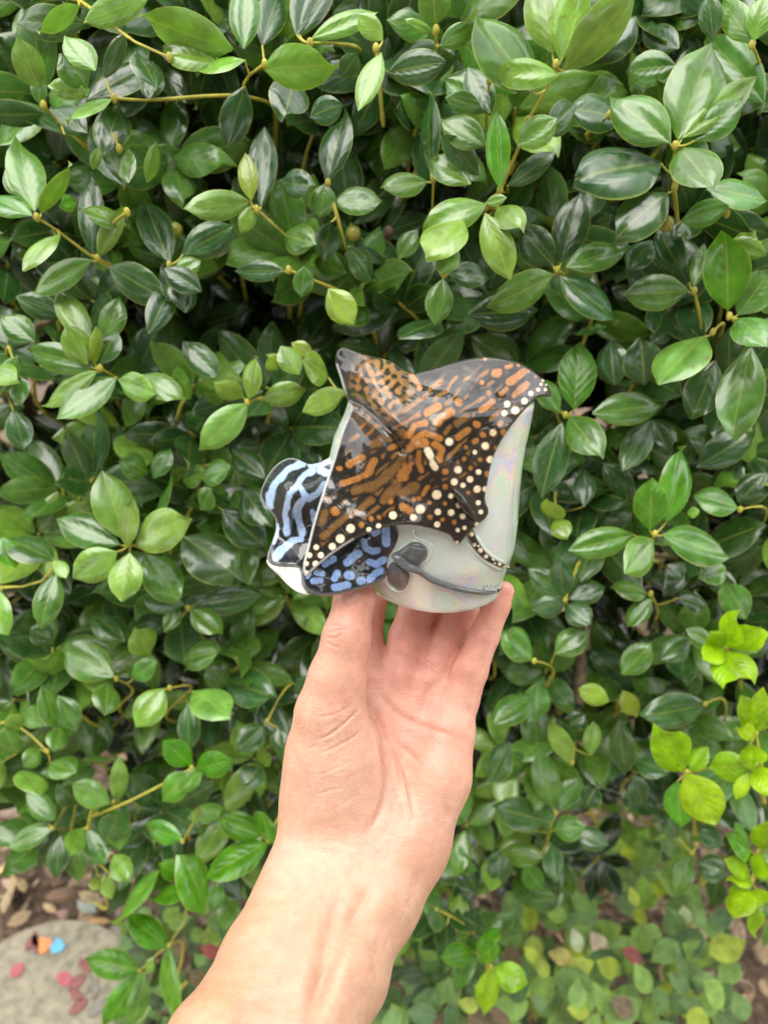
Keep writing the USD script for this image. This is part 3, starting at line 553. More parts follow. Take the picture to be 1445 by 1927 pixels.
def low_shrub(label, region, count, zr, explicit, lpx=(48, 70), tones='aaabbcd', extra=0):
    t = thing('low_shrub', label, 'shrub'); TP = str(t.GetPath())
    pg = shapely.Polygon(region); x0, y0, x1, y1 = pg.bounds
    items = list(explicit)
    while len(items) < count + len(explicit):
        x, y = rng.uniform(x0, x1), rng.uniform(y0, y1)
        if shapely.contains_xy(pg, x, y):
            items.append((x, y, rng.uniform(*zr), rng.uniform(*lpx), rng.uniform(0, 6.28), tones[rng.integers(len(tones))]))
    cx, cy = pg.centroid.x, pg.centroid.y
    hubs = []
    for k in range(max(6, count // 9)):
        while True:
            x, y = rng.uniform(x0, x1), rng.uniform(y0, y1)
            if shapely.contains_xy(pg, x, y): break
        a = on_z(x, y, zr[1] * .9); g0 = np.array([a[0] * .8 + on_z(cx, cy, 0)[0] * .2, a[1] * .8 + on_z(cx, cy, 0)[1] * .2 + .03, -.01])
        Q = spline([g0, (g0 + a) / 2 + rng.normal(0, .02, 3), a], 9)
        obj('stem', tube(Q, np.linspace(.0028, .0012, 9), 6), 'red_twig', TP); hubs.append(Q)
    for it in items:
        me, luv, tint, B = shrub_leaf(*it)
        obj('leaf', me, 'matte_leaf', TP, luv=luv, tint=tint)
    # everything else that no one could pick apart, lower down
    av, af, al, ac = [], [], [], []; b0 = 0
    for k in range(extra):
        while True:
            x, y = rng.uniform(x0, x1), rng.uniform(y0, y1)
            if shapely.contains_xy(pg, x, y): break
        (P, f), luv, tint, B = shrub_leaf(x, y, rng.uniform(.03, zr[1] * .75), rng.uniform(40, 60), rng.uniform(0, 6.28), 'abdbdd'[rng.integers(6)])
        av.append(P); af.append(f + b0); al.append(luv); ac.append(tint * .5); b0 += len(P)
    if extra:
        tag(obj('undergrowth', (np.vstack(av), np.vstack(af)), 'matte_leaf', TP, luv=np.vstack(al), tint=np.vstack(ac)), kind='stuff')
def cg(x, y): return 900 + x * .3772, 1450 + y * .3772
EX = []
for (x, y, l, a, tn) in ((490, 850, 48, 1.2, 'w'), (600, 865, 56, 1.0, 'p'), (770, 925, 46, .4, 'r'), (820, 1040, 66, 1.1, 'a'), (930, 910, 62, -.6, 'b'), (1250, 1010, 54, -.7, 'a'), (1180, 1110, 62, .8, 'a'), (1310, 1180, 62, 1.2, 'b'), (910, 1150, 56, .9, 'b'), (1060, 1170, 54, .3, 'b'),
                         (805, 725, 38, 1.5, 'c'), (870, 800, 44, .6, 'a'), (740, 400, 44, 1.2, 'c'), (850, 440, 50, -.6, 'a'), (880, 310, 48, -.4, 'a'), (955, 375, 46, .4, 'b'), (680, 360, 42, .9, 'a'), (830, 585, 44, 1.4, 'a'), (775, 630, 40, 1.2, 'c'), (900, 590, 40, 1.2, 'c'), (690, 580, 40, .2, 'a'),
                         (1030, 730, 42, 1.4, 'w'), (1100, 735, 54, 1.2, 'b'), (960, 765, 52, 1.4, 'b'), (1210, 740, 46, .1, 'd'), (600, 580, 36, .9, 'r'), (525, 580, 34, 1.2, 'k'), (590, 470, 40, 1.0, 'a'), (500, 1050, 50, .6, 'b'), (650, 985, 52, .5, 'c'), (640, 1170, 54, .7, 'a'), (545, 1150, 48, 1.1, 'a'), (410, 930, 50, .3, 'o'), (320, 985, 46, 1.0, 'c'), (265, 920, 42, .8, 'c'), (300, 1160, 40, .7, 'b'), (500, 1200, 46, .2, 'c'), (720, 1180, 54, .6, 'k'), (390, 720, 44, .3, 'a'), (1130, 1050, 50, .2, 'b'), (1000, 1060, 56, .7, 'b'), (1090, 890, 52, .8, 'b'), (1170, 800, 46, .2, 'b'), (720, 880, 58, .1, 'a')):
    px, py = cg(x, y); EX.append((px, py, .24 + .06 * rng.random(), l, a, tn))
low_shrub('low round-leaved shrub with a pale pink leaf at the bottom right', [(985, 1590), (1150, 1555), (1290, 1600), (1390, 1720), (1370, 1860), (1400, 1990), (960, 1990), (940, 1800)], 150, (.10, .27), EX, (52, 76), extra=80)
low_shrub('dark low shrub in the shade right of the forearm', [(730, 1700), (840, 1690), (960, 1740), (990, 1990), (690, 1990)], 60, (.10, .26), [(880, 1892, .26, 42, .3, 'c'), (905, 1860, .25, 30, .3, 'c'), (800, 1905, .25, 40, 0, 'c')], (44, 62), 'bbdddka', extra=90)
low_shrub('sparse reddish-green low shrub left of the forearm behind holly shoots', [(225, 1720), (330, 1690), (450, 1640), (440, 1760), (330, 1990), (215, 1990)], 44, (.06, .2), [(395, 1790, .2, 40, .4, 'r'), (370, 1840, .2, 38, .8, 'k'), (345, 1900, .2, 38, .8, 'k')], (34, 50), 'bbaddka', extra=60)

# ------------------------------------------------------------------ garden trees behind the viewer (they stand in the glaze's reflections)
mat('tree_leaf', {'a': ('attribute', {'attribute': 'tint'}), 'p': ('principled_bsdf', {'roughness': 0.55})}, [('a.vector', 'p.base_color')])
def garden_tree(x, y, R, zc, n, label):
    t = thing('garden_tree', label, 'tree'); TP = str(t.GetPath())
    P = spline([(x, y, -.1), (x + .1, y, zc * .5), (x - .05, y + .1, zc + R * .6)], 14)
    obj('trunk', tube(P, np.linspace(.19, .05, 14) * (1 + .08 * rng.normal(0, 1, 14)), 10), 'bark', TP)
    for k in range(7):
        a = k * 2.4; q = P[6 + k]; e = q + np.array([math.cos(a), math.sin(a), .55]) * R * .8
        obj('limb', tube(spline([q, (q + e) / 2 + [0, 0, .12], e], 8), np.linspace(.07, .02, 8), 7), 'bark', TP)
    d = rng.normal(0, 1, (n, 3)); d /= np.linalg.norm(d, axis=1, keepdims=True)
    rr = R * (.45 + .65 * fbm(d * 2.2 + x, 3, 13)) * (rng.random(n) ** .4) * 1.25
    C = np.array([x, y, zc]) + d * rr[:, None] * [1, 1, 1.15]
    L = rng.uniform(.10, .22, n); u = rng.normal(0, 1, (n, 3)); u /= np.linalg.norm(u, axis=1, keepdims=True); w = np.cross(u, rng.normal(0, 1, (n, 3))); w /= np.linalg.norm(w, axis=1, keepdims=True)
    L = L[:, None]; V = np.stack([C - u * L, C + w * L * .45, C + u * L, C - w * L * .45], 1).reshape(-1, 3)
    f = np.arange(4 * n).reshape(n, 4); c = np.repeat(np.array((.035, .075, .022)) * rng.uniform(.6, 1.4, (n, 1)), 4, 0)
    obj('crown', (V, f), 'tree_leaf', TP, smooth=False, tint=c)
for a in ((-4.2, -2.6, 2.1, 3.4, 4200, 'leafy garden tree on the left behind the viewer'), (-1.4, -4.6, 2.3, 4.4, 4600, 'tall leafy garden tree straight behind the viewer'), (1.7, -4.3, 2.2, 3.9, 4400, 'leafy garden tree behind the viewer, right of the tallest one'), (4.5, -2.2, 2.1, 3.3, 4200, 'leafy garden tree on the right behind the viewer')):
    garden_tree(*a)

# ------------------------------------------------------------------ the mug
mug = thing('ceramic_mug', 'pearly ceramic mug sculpted with a brown spotted stingray and a blue one', 'mug')
MP = str(mug.GetPath())
def camv(x, y, z): return RT * x + UP * y - FW * z       # camera axes: right, up, towards the viewer
AX = camv(0.02, 0.945, 0.31); AX /= np.linalg.norm(AX)
E1 = RT - AX * (RT @ AX); E1 /= np.linalg.norm(E1); E2 = np.cross(AX, E1)
if E2 @ FW > 0: E2 = -E2                                  # towards the viewer
FOOT = W(820, 1105, 0); PX = D0 / F; LEN = 0.0925
prof_t = [0, .03, .12, .25, .40, .55, .68, .80, .92, 1.0]
prof_r = np.array([117, 121, 131, 151, 161, 167, 170, 167, 161, 159]) * PX
prof_o = np.array([0, -2, -6, -13, -20, -26, -28, -22, -10, -5]) * PX
def ring(t, k, nu=96, inset=0.0):
    r = np.interp(t, prof_t, prof_r) - inset; o = np.interp(t, prof_t, prof_o)
    an = np.linspace(0, 2 * np.pi, nu, endpoint=False)
    r = r * (1 + .012 * np.sin(2 * an + 3 * t) + .008 * np.sin(5 * an + 7 * t))
    return FOOT + AX * (LEN * t + k) + E1 * o + r[:, None] * (np.cos(an)[:, None] * E1 + np.sin(an)[:, None] * E2)
def revolve_rings(rings):
    nu = len(rings[0]); v = np.vstack(rings); f = []
    ii = np.arange(len(rings) * nu).reshape(len(rings), nu); jj = np.roll(ii, -1, 1)
    f = np.vstack([np.stack([ii[:-1], jj[:-1], jj[1:]], -1).reshape(-1, 3), np.stack([ii[:-1], jj[1:], ii[1:]], -1).reshape(-1, 3)])
    n = len(v); v = np.vstack([v, rings[0].mean(0), rings[-1].mean(0)])
    f = np.vstack([f, np.stack([np.full(nu, n), jj[0], ii[0]], -1), np.stack([np.full(nu, n + 1), ii[-1], jj[-1]], -1)])
    return v, f
rings = [ring(0, .0018, inset=.010), ring(0, .0006, inset=.005), ring(0, 0, inset=.0015)] + [ring(t, 0) for t in np.linspace(0.012, .985, 44)] + \
        [ring(1, .0002, inset=.0012), ring(1, .0006, inset=.002), ring(1, 0, inset=.0032)] + [ring(t, 0, inset=.0036) for t in np.linspace(.97, .07, 20)]
cup = revolve_rings(rings)
obj('cup', cup, 'pearl', MP)
cx_, cy_, ch_ = Winv(np.vstack([r for r in rings[2:49]]))
front = np.array([(r - (r.mean(0))) @ (-FW) for r in rings[2:49]]).ravel() > -0.002
mug_lin = LinearNDInterpolator(np.column_stack([cx_[front], cy_[front]]), ch_[front])
def mug_h(x, y):
    return mug_lin(np.asarray(x, float), np.asarray(y, float))

def smooth_outline(pts, step, s=2.0, k=3):
    p = np.vstack([pts, pts[:1]]).astype(float)
    tck, u = splprep(p.T, s=s * len(p), per=True, k=k)
    L = np.linalg.norm(np.diff(p, axis=0), axis=1).sum()
    return np.array(splev(np.linspace(0, 1, max(24, int(L / step)), endpoint=False), tck)).T

def patch(outline, hfun, thick, res=2.2, edge=5.0, paint=None, step=None, taper=0.35):
    """A modelled slab: outline (px), front relief hfun(x, y), real thickness, rounded rim. Returns (mesh, front px coords, tint)."""
    pg = shapely.Polygon(outline)
    x0, y0, x1, y1 = pg.bounds
    gx, gy = np.meshgrid(np.arange(x0, x1, res), np.arange(y0, y1, res * .87))
    gx = gx + (np.arange(gx.shape[0]) % 2)[:, None] * res / 2
    P = np.column_stack([gx.ravel(), gy.ravel()])
    P = P[shapely.contains_xy(pg, P[:, 0], P[:, 1])]
    P = P[shapely.distance(pg.boundary, shapely.points(P)) > res * .6]
    rims = [outline]
    inner = [np.array(pg.buffer(-e).exterior.coords)[:-1] for e in () if not pg.buffer(-e).is_empty]
    P = np.vstack([outline] + inner + [P])
    T = Delaunay(P).simplices
    c = P[T].mean(1)
    T = T[shapely.contains_xy(pg, c[:, 0], c[:, 1])]
    ar = np.cross(P[T[:, 1]] - P[T[:, 0]], P[T[:, 2]] - P[T[:, 0]])
    T = T[np.abs(ar) > 1e-6]; ar = ar[np.abs(ar) > 1e-6]
    T[ar > 0] = T[ar > 0][:, ::-1]                         # y runs down: this makes the front face the viewer
    d = shapely.distance(pg.boundary, shapely.points(P))
    h = hfun(P[:, 0], P[:, 1])
    q = np.clip(1 - d / edge, 0, 1)
    drop = edge * .8 * (1 - np.sqrt(np.maximum(0, 1 - q ** 2)))
    th = thick * (taper + (1 - taper) * sstep(d, 0, 26))
    Vf = W(P[:, 0], P[:, 1], h - drop); n = len(P)
    Vb = W(P[:, 0], P[:, 1], h - np.maximum(th, drop + 1.5))
    e = np.vstack([T[:, [0, 1]], T[:, [1, 2]], T[:, [2, 0]]]); key = np.sort(e, 1)
    _, idx, cnt = np.unique(key, axis=0, return_index=True, return_counts=True)
    be = e[idx[cnt == 1]]
    side = np.vstack([np.column_stack([be[:, 1], be[:, 0], be[:, 0] + n]), np.column_stack([be[:, 1], be[:, 0] + n, be[:, 1] + n])])
    v = np.vstack([Vf, Vb]); f = np.vstack([T, T[:, ::-1] + n, side])
    tint = paint(P[:, 0], P[:, 1], d) if paint is not None else np.ones((n, 3))
    return (v, f), P, np.vstack([tint, tint])

def strokes(x, y, items, soft, wobble=True):
    """Glaze brush marks: 0..1 coverage at (x, y). items: (points, half width)."""
    q = np.column_stack([x, y]); out = np.zeros(len(q))
    wob = .66 + .56 * noise(np.column_stack([q / 11.0, 0 * q[:, 0]]), 17) if wobble else np.ones(len(q))
    for pts, w in items:
        pts = np.asarray(pts, float)
        lo, hi = pts.min(0) - w - soft, pts.max(0) + w + soft
        s = np.flatnonzero((q >= lo).all(1) & (q <= hi).all(1))
        if not len(s): continue
        g = shapely.LineString(pts) if len(pts) > 1 else shapely.Point(pts[0])
        d = shapely.distance(g, shapely.points(q[s]))
        d = d / wob[s]; out[s] = np.maximum(out[s], 1 - sstep(d, w - soft, w + soft))
    return out
def c1(x, y): return 460 + x * .4291, 620 + y * .4291
def c1s(a): return [c1(*p) for p in a]

RAY_OUT = [(398, 112), (406, 88), (428, 79), (460, 86), (500, 98), (560, 117), (610, 130), (650, 145), (690, 174), (716, 189), (750, 189), (800, 178), (870, 156), (940, 138), (1010, 125), (1080, 120), (1150, 128), (1215, 150), (1265, 180), (1302, 210), (1330, 245), (1346, 284), (1334, 298), (1310, 292), (1285, 300),
           (1255, 325), (1220, 360), (1180, 410), (1140, 465), (1105, 525), (1085, 580), (1070, 640), (1061, 700), (1058, 760), (1069, 792), (1062, 822), (1035, 850), (1003, 868), (986, 890), (962, 920), (940, 944), (926, 940), (908, 912), (870, 890), (820, 875), (760, 862), (700, 857), (640, 863), (580, 878),
           (520, 905), (460, 940), (400, 975), (350, 1010), (310, 1050), (284, 1081), (268, 1085), (258, 1062), (265, 1000), (280, 930), (300, 850), (325, 770), (350, 690), (375, 610), (400, 530), (425, 450), (448, 390), (463, 350), (462, 325), (446, 290), (430, 250), (415, 200), (403, 150)]
ray_o = smooth_outline(np.array(c1s(RAY_OUT)), 2.4, s=0.5)
ctrl = [(640, 662, 205), (655, 690, 200), (665, 770, 200), (690, 690, 232), (720, 672, 206), (765, 704, 210), (800, 690, 200), (850, 682, 194), (900, 676, 186), (960, 684, 170), (1000, 705, 158), (800, 722, 224), (860, 715, 222), (920, 725, 210), (980, 735, 184), (930, 765, 214), (965, 770, 202), (870, 800, 272), (935, 800, 250), (1037, 742, 122), (1005, 752, 164), (975, 790, 203), (620, 860, 196), (640, 800, 196), (600, 940, 205), (576, 1078, 206), (590, 1050, 203), (600, 1000, 204), (650, 980, 216), (680, 1005, 218), (760, 988, 238), (575, 1060, 204)]
for x, y, o in ((800, 800, 34), (850, 850, 24), (800, 930, 20), (720, 860, 26), (900, 900, 12), (920, 820, 12), (870, 1005, 12), (885, 985, 12), (740, 780, 46), (910, 960, 8), (700, 930, 14), (850, 770, 45)):
    ctrl.append((x, y, float(mug_h(x, y)) + o))
ctrl = np.array(ctrl)
ray_rbf = RBFInterpolator(ctrl[:, :2], ctrl[:, 2], kernel='thin_plate_spline', smoothing=25)
spine = shapely.LineString(c1s([(470, 170), (560, 270), (680, 400), (780, 520), (860, 640), (930, 780), (975, 880)]))
gill = shapely.LineString(c1s([(455, 300), (520, 330), (590, 390), (650, 450), (695, 520)]))
headc = np.array(c1(585, 235))
def ray_h(x, y):
    q = np.column_stack([x, y]); p = shapely.points(q)
    h = ray_rbf(q)
    d = shapely.distance(spine, p); h = h + 13 * np.exp(-(d / 34) ** 2)
    dh = np.linalg.norm((q - headc) / [52, 46], axis=1); h = h + 28 * np.exp(-dh ** 2)
    g = shapely.distance(gill, p); h = h - 13 * np.exp(-(g / 9) ** 2) + 5 * np.exp(-((g - 19) / 9) ** 2)
    h = h + 3.0 * (fbm(np.column_stack([x / 40, y / 40, 0 * x]), 3, 21) - .5)
    mh = mug_h(x, y); mh = np.where(np.isnan(mh), -1e3, mh) + 7
    return np.maximum(h, mh) + 6 * np.exp(-np.abs(h - mh) / 8)

def bandpass(seed, period, ang, spread, n=512, iso=False):
    r = np.random.default_rng(seed); w = np.fft.fft2(r.normal(0, 1, (n, n)))
    fy, fx = np.meshgrid(np.fft.fftfreq(n), np.fft.fftfreq(n), indexing='ij'); fr = np.hypot(fx, fy)
    rad = np.exp(-((fr - 1 / period) / (.22 / period)) ** 2)
    th = np.arctan2(fy, fx) - ang; th = (th + np.pi / 2) % np.pi - np.pi / 2
    aw = 1 if iso else np.exp(-(th / spread) ** 2)
    z = np.fft.ifft2(w * rad * aw).real
    return z / z.std()
def sample(img, x, y):
    from scipy.ndimage import map_coordinates
    return map_coordinates(img, [np.asarray(y) % img.shape[0], np.asarray(x) % img.shape[1]], order=1, mode='wrap')
STR = bandpass(4, 20, math.radians(53), .40)               # bars that rise to the right
LEO = bandpass(9, 17, 0, 1, iso=True)
WRM = bandpass(15, 20, 0, 1, iso=True)
CREAM = [(465, 873, 19), (420, 917, 19), (385, 952, 15), (335, 990, 13), (315, 955, 12), (285, 990, 12), (312, 1028, 13), (270, 1070, 13), (272, 1027, 10), (588, 862, 11), (546, 878, 11), (651, 815, 17), (741, 824, 15), (771, 788, 20), (843, 725, 20), (845, 855, 13), (848, 800, 14), (906, 803, 14), (957, 820, 12), (942, 770, 14), (905, 730, 11), (920, 668, 15), (958, 683, 11), (989, 657, 14), (936, 615, 16), (1026, 625, 12), (1020, 700, 15), (1056, 700, 12), (1025, 760, 11), (1036, 800, 10), (1020, 856, 10), (1010, 538, 10), (1056, 510, 16), (1078, 570, 15), (1090, 452, 14), (1187, 355, 17), (1152, 325, 13), (1139, 367, 13), (1228, 313, 14), (1256, 280, 12), (1288, 263, 9), (1300, 240, 7), (1320, 263, 7), (1310, 222, 7), (898, 492, 17), (935, 880, 9), (932, 935, 8), (965, 870, 9), (1325, 240, 6)]
creamS = [([c1(x, y)], r * .4291) for x, y, r in CREAM] + [(c1s([(803, 530), (815, 555)]), 6.5), (c1s([(815, 555), (823, 580)]), 4.0), (c1s([(826, 590), (836, 605)]), 6.0)]
ORANGE = [(512, 858, 16), (552, 832, 14), (591, 823, 11), (882, 622, 19), (810, 760, 13), (813, 823, 12), (883, 690, 13), (983, 715, 11), (990, 800, 12), (1012, 487, 18), (971, 516, 12), (1045, 463, 16), (1122, 410, 15), (1134, 450, 18), (1090, 452, 19), (1187, 355, 20), (964, 570, 13), (1033, 573, 13), (990, 606, 13), (1065, 635, 13), (867, 835, 11), (918, 845, 10), (877, 765, 10), (740, 745, 13), (765, 742, 12), (640, 755, 12), (395, 795, 28), (1110, 190, 28), (940, 320, 21), (1070, 280, 13), (1040, 235, 13), (1020, 415, 20), (359, 740, 12), (1100, 515, 12), (1150, 165, 12), (1055, 130, 12), (1200, 155, 9), (1165, 160, 14), (1245, 185, 10), (1278, 205, 9), (1056, 510, 20), (1078, 570, 19), (1020, 700, 19), (415, 610, 18)]
orangeS = [([c1(x, y)], r * .4291) for x, y, r in ORANGE] + [(c1s(p), w * .4291) for p, w in (
    ([(432, 675), (500, 652), (545, 628)], 17), ([(545, 625), (572, 575)], 22), ([(690, 645), (710, 610)], 30), ([(715, 605), (730, 590)], 12), ([(745, 480), (790, 455), (855, 475)], 15), ([(835, 500), (868, 525), (858, 570)], 18),
    ([(790, 490), (745, 500), (720, 520)], 26), ([(720, 460), (745, 420), (790, 410)], 20), ([(845, 405), (905, 360)], 22), ([(800, 365), (845, 340)], 20), ([(1160, 235), (1225, 188)], 19), ([(1180, 292), (1240, 238)], 16), ([(1125, 282), (1150, 260)], 15), ([(1038, 350), (1085, 315)], 17), ([(935, 472), (978, 440)], 18), ([(765, 540), (760, 590), (775, 620)], 14), ([(785, 722), (800, 692)], 12), ([(720, 790), (690, 775)], 22), ([(460, 590), (515, 560)], 18), ([(770, 260), (740, 215), (730, 200)], 16), ([(640, 520), (690, 500)], 15))]
DIMS = [(c1s(p), w * .4291) for p, w in (([(480, 705), (560, 690), (640, 630), (695, 565)], 19), ([(612, 745), (665, 680)], 22), ([(680, 722), (745, 690)], 20), ([(345, 910), (420, 850), (470, 800)], 16), ([(560, 505), (610, 480)], 20), ([(930, 412), (975, 380)], 16), ([(485, 800), (560, 745)], 16), ([(345, 845), (355, 800)], 16), ([(640, 480), (690, 450)], 18))]
BLACK = np.array((.011, .009, .007)); BRN = np.array((.14, .068, .020)); ORG = np.array((.35, .142, .034)); CRM = np.array((.80, .66, .45)); TAN = np.array((.30, .15, .052))
def ray_paint(x, y, d):
    X, Y = (x - 460) / .4291, (y - 620) / .4291
    jx = x + 7 * (fbm(np.column_stack([x / 26, y / 26, 0 * x]), 3, 31) - .5); jy = y + 7 * (fbm(np.column_stack([x / 26, y / 26, 0 * x + 9]), 3, 32) - .5)
    c = np.tile(BLACK, (len(x), 1)).astype(float)
    head = np.exp(-(((X - 590) / 130) ** 2 + ((Y - 250) / 150) ** 2) ** 2)
    tailz = sstep(X * .55 + Y * .83 + 0 * X, 1010, 1120)       # towards the tail there are dots only
    marg = sstep(d, 12, 30)
    halo = strokes(jx, jy, [(p, w + 4.5) for p, w in orangeS + DIMS + creamS], 2.0, False)
    s = sstep(sample(STR, jx, jy), .28, .8) * (1 - halo) * (1 - tailz) * marg * (1 - head)
    grain = .75 + .5 * fbm(np.column_stack([x / 4, y / 4, 0 * x]), 2, 8)
    def lay(c, m, col): return c * (1 - m[:, None]) + m[:, None] * col * grain[:, None]
    mixo = noise(np.column_stack([x / 34, y / 34, 0 * x]), 3)[:, None]; c = lay(c, s * .92, BRN * (1 - mixo) * 1.1 + ORG * mixo * .8)
    lh = sstep(sample(LEO, jx, jy) + 1.6 * (fbm(np.column_stack([x / 22, y / 22, 0 * x + 3]), 2, 19) - .45), -.45, .35) * head
    c = lay(c, lh, TAN)
    mid = np.exp(-(((X - 760) / 75) ** 2 + ((Y - 480) / 95) ** 2) ** 2) * sstep(sample(WRM, x, y), -.05, .5)
    c = lay(c, mid * .55 * (1 - .8 * halo), TAN)
    c = lay(c, strokes(jx, jy, DIMS, 3.2) * .85, BRN * 1.25)
    c = lay(c, strokes(.6 * jx + .4 * x, .6 * jy + .4 * y, [(p, w * .86) for p, w in orangeS], 1.8) * .95, ORG)
    snout = 1 - sstep(X + .18 * (Y - 100) - 38 * np.exp(-((Y - 85) / 30) ** 2), 470, 492)
    snout = snout * (Y < 300); c = c * (1 - snout[:, None]) + snout[:, None] * BLACK
    m = strokes(x, y, creamS, 1.0, False); c = c * (1 - m[:, None]) + m[:, None] * CRM
    # bare rim of the sheet along its left edge, where the slip was wiped back
    lip = (1 - sstep(d, 3.0, 5.5)) * (X < 480) * (Y > 150); c = c * (1 - lip[:, None]) + lip[:, None] * np.array((.42, .42, .41))
    g = shapely.distance(gill, shapely.points(np.column_stack([x, y]))); gm = (1 - sstep(g, 5, 10)) * .85
    return c * (1 - gm[:, None]) + gm[:, None] * BLACK
me, _, tint = patch(ray_o, ray_h, 15, res=1.7, edge=5.5, paint=ray_paint)
nf = len(tint) // 2
back = np.array((.62, .63, .60)); tint[nf:] = back
ray = obj('stingray', me, 'glaze', MP, tint=tint); tag(ray, 'brown and black stingray with orange and cream spots')
RP = str(ray.GetPath())
# thorn on its tail root, tail laid along the cup
th = [c1(p[0], p[1]) for p in ((918, 702), (958, 752), (1010, 835), (960, 800), (930, 740))]
hz = lambda x, y, o: W(x, y, float(ray_h(np.array([x]), np.array([y]))[0]) + o)
ridge = spline([hz(*c1(918, 700), 2), hz(*c1(950, 750), 9), hz(*c1(985, 800), 8), hz(*c1(1012, 838), 2)], 12)
o = obj('dorsal_fin', tube(ridge, np.array([.0004, .0011, .0016, .0018, .0019, .0019, .0018, .0017, .0015, .0012, .0009, .0004]), 8), 'glaze', RP, tint=np.tile(BLACK, (98, 1)))
def c4(x, y): return 690 + x * .2076, 900 + y * .2076
def on_mug(pts, off, n=40):
    P = spline([c4(*p) for p in pts], n); h = mug_h(P[:, 0], P[:, 1])
    ok = ~np.isnan(h); h = np.interp(np.arange(n), np.flatnonzero(ok), h[ok]) if ok.any() else np.full(n, 100.)
    return P, h + off
def tinted_tube(name, P, h, rad_px, tint, parent, matn='glaze', sides=10, pts=None):
    Q = W(P[:, 0], P[:, 1], h); v, f = tube(Q, np.asarray(rad_px) * PX, sides)
    t = np.tile(np.array(tint, float), (len(v), 1))
    if pts is not None:
        px, py, _ = Winv(v); s = strokes(px, py, pts, .8, False)[:, None]; t = t * (1 - s) + s * CRM
    return obj(name, (v, f), matn, parent, tint=t)
P, h = on_mug([(905, 440), (945, 520), (985, 595), (1060, 690), (1150, 755), (1235, 793), (1290, 812)], 2, 130)
taildots = [([c4(x, y)], r * .2076) for x, y, r in ((950, 508, 20), (975, 605, 17), (1030, 655, 21), (1080, 712, 19), (1150, 733, 14), (1205, 780, 15), (1250, 808, 15), (1295, 803, 13), (905, 500, 15), (1160, 775, 12), (1012, 615, 9), (1110, 690, 9))]
tinted_tube('tail', P, h, np.interp(np.linspace(0, 1, 130), [0, .3, .7, 1], [7.5, 6.2, 4.4, 2.6]), BLACK * 1.2, RP, sides=28, pts=taildots)
# raised folds of clay either side of that tail and round the belly
for pts, off, r in (([(985, 500), (1025, 590), (1110, 690), (1210, 750), (1270, 778), (1290, 786)], 1.0, 4.0), ([(900, 560), (960, 650), (1040, 730), (1130, 790), (1210, 825), (1260, 838)], -2.0, 4.0), ([(430, 450), (440, 520), (500, 555), (570, 590), (580, 650), (500, 775)], -1.5, 4.5)):
    P, h = on_mug(pts, off); tinted_tube('clay_fold', P, h, np.interp(np.linspace(0, 1, 40), [0, .15, .85, 1], [1, r, r, 1]), (1, 1, 1), MP, 'pearl')
# looped maker's mark scratched on the foot
for k, (x, y) in enumerate(((1078, 985), (1135, 990), (1182, 985))):
    a = np.linspace(0, 2 * np.pi, 22)
    P = np.column_stack([690 + (x + 19 * np.cos(a)) * .2076, 900 + (y + 20 * np.sin(a)) * .2076])
    if k == 1: P = np.array([c4(1112, 1010), c4(1135, 965), c4(1158, 1010), c4(1146, 992), c4(1122, 992)])
    h = mug_h(P[:, 0], P[:, 1]); h = np.where(np.isnan(h), np.nanmean(h), h) + .6
    tinted_tube('painted_mark', P, h, .8, (.33, .39, .42), MP, sides=5)

# ------ the blue stingray: curled wing at the left, front wing, fins, tail
BLUE = np.array((.25, .39, .70)); LBLUE = np.array((.38, .52, .76)); BGREY = np.array((.115, .120, .125))
def c3(x, y): return 480 + x * .2076, 840 + y * .2076
blue = thing_path = None
LOBE = [(45, 440), (58, 385), (85, 320), (120, 250), (190, 168), (255, 125), (310, 102), (350, 104), (400, 122), (480, 156), (560, 152), (640, 115), (720, 62), (770, 20), (860, 60), (800, 400), (680, 800), (560, 1090), (450, 1140), (385, 1095), (300, 1085), (200, 1070), (118, 1058), (104, 1030), (118, 975), (135, 915), (165, 830), (182, 755), (192, 700), (180, 655), (150, 600), (100, 545), (62, 495)]
lobe_o = smooth_outline(np.array([c3(*p) for p in LOBE]), 2.4, s=.4)
lc = np.array([c3(x, y) + (h + (8 if 60 < x < 560 and 200 < y < 640 else 0),) for x, y, h in ((45, 440, 96), (85, 320, 96), (190, 170, 92), (320, 103, 92), (480, 156, 100), (640, 115, 108), (770, 20, 110), (280, 300, 172), (200, 430, 158), (420, 420, 182), (560, 330, 156), (330, 560, 168), (190, 690, 120), (320, 720, 140), (480, 700, 140), (140, 900, 138), (110, 1040, 150), (240, 960, 140), (200, 1070, 160), (320, 880, 128), (420, 960, 140), (300, 1085, 158), (400, 1100, 156), (700, 500, 120), (620, 800, 140), (860, 60, 100), (540, 1080, 140))])
lobe_rbf = RBFInterpolator(lc[:, :2], lc[:, 2], kernel='thin_plate_spline', smoothing=20)
def lobe_h(x, y): return lobe_rbf(np.column_stack([x, y])) + 5 * (fbm(np.column_stack([x / 30, y / 30, 0 * x]), 3, 41) - .5)
LST = [([c3(*p) for p in q], w * .2076) for q, w in (([(135, 540), (135, 440), (200, 310), (290, 215), (420, 160)], 34), ([(290, 790), (275, 600), (310, 430), (400, 335), (450, 260), (520, 215)], 30), ([(400, 345), (440, 430), (490, 478), (560, 430), (640, 340)], 30), ([(420, 780), (395, 660), (380, 560), (430, 500)], 38), ([(190, 1005), (235, 940), (320, 870), (410, 840), (430, 800)], 34), ([(170, 860), (190, 790), (200, 715)], 22), ([(590, 215), (650, 240)], 34), ([(520, 600), (560, 720)], 30), ([(500, 170), (600, 165), (730, 90)], 26))]
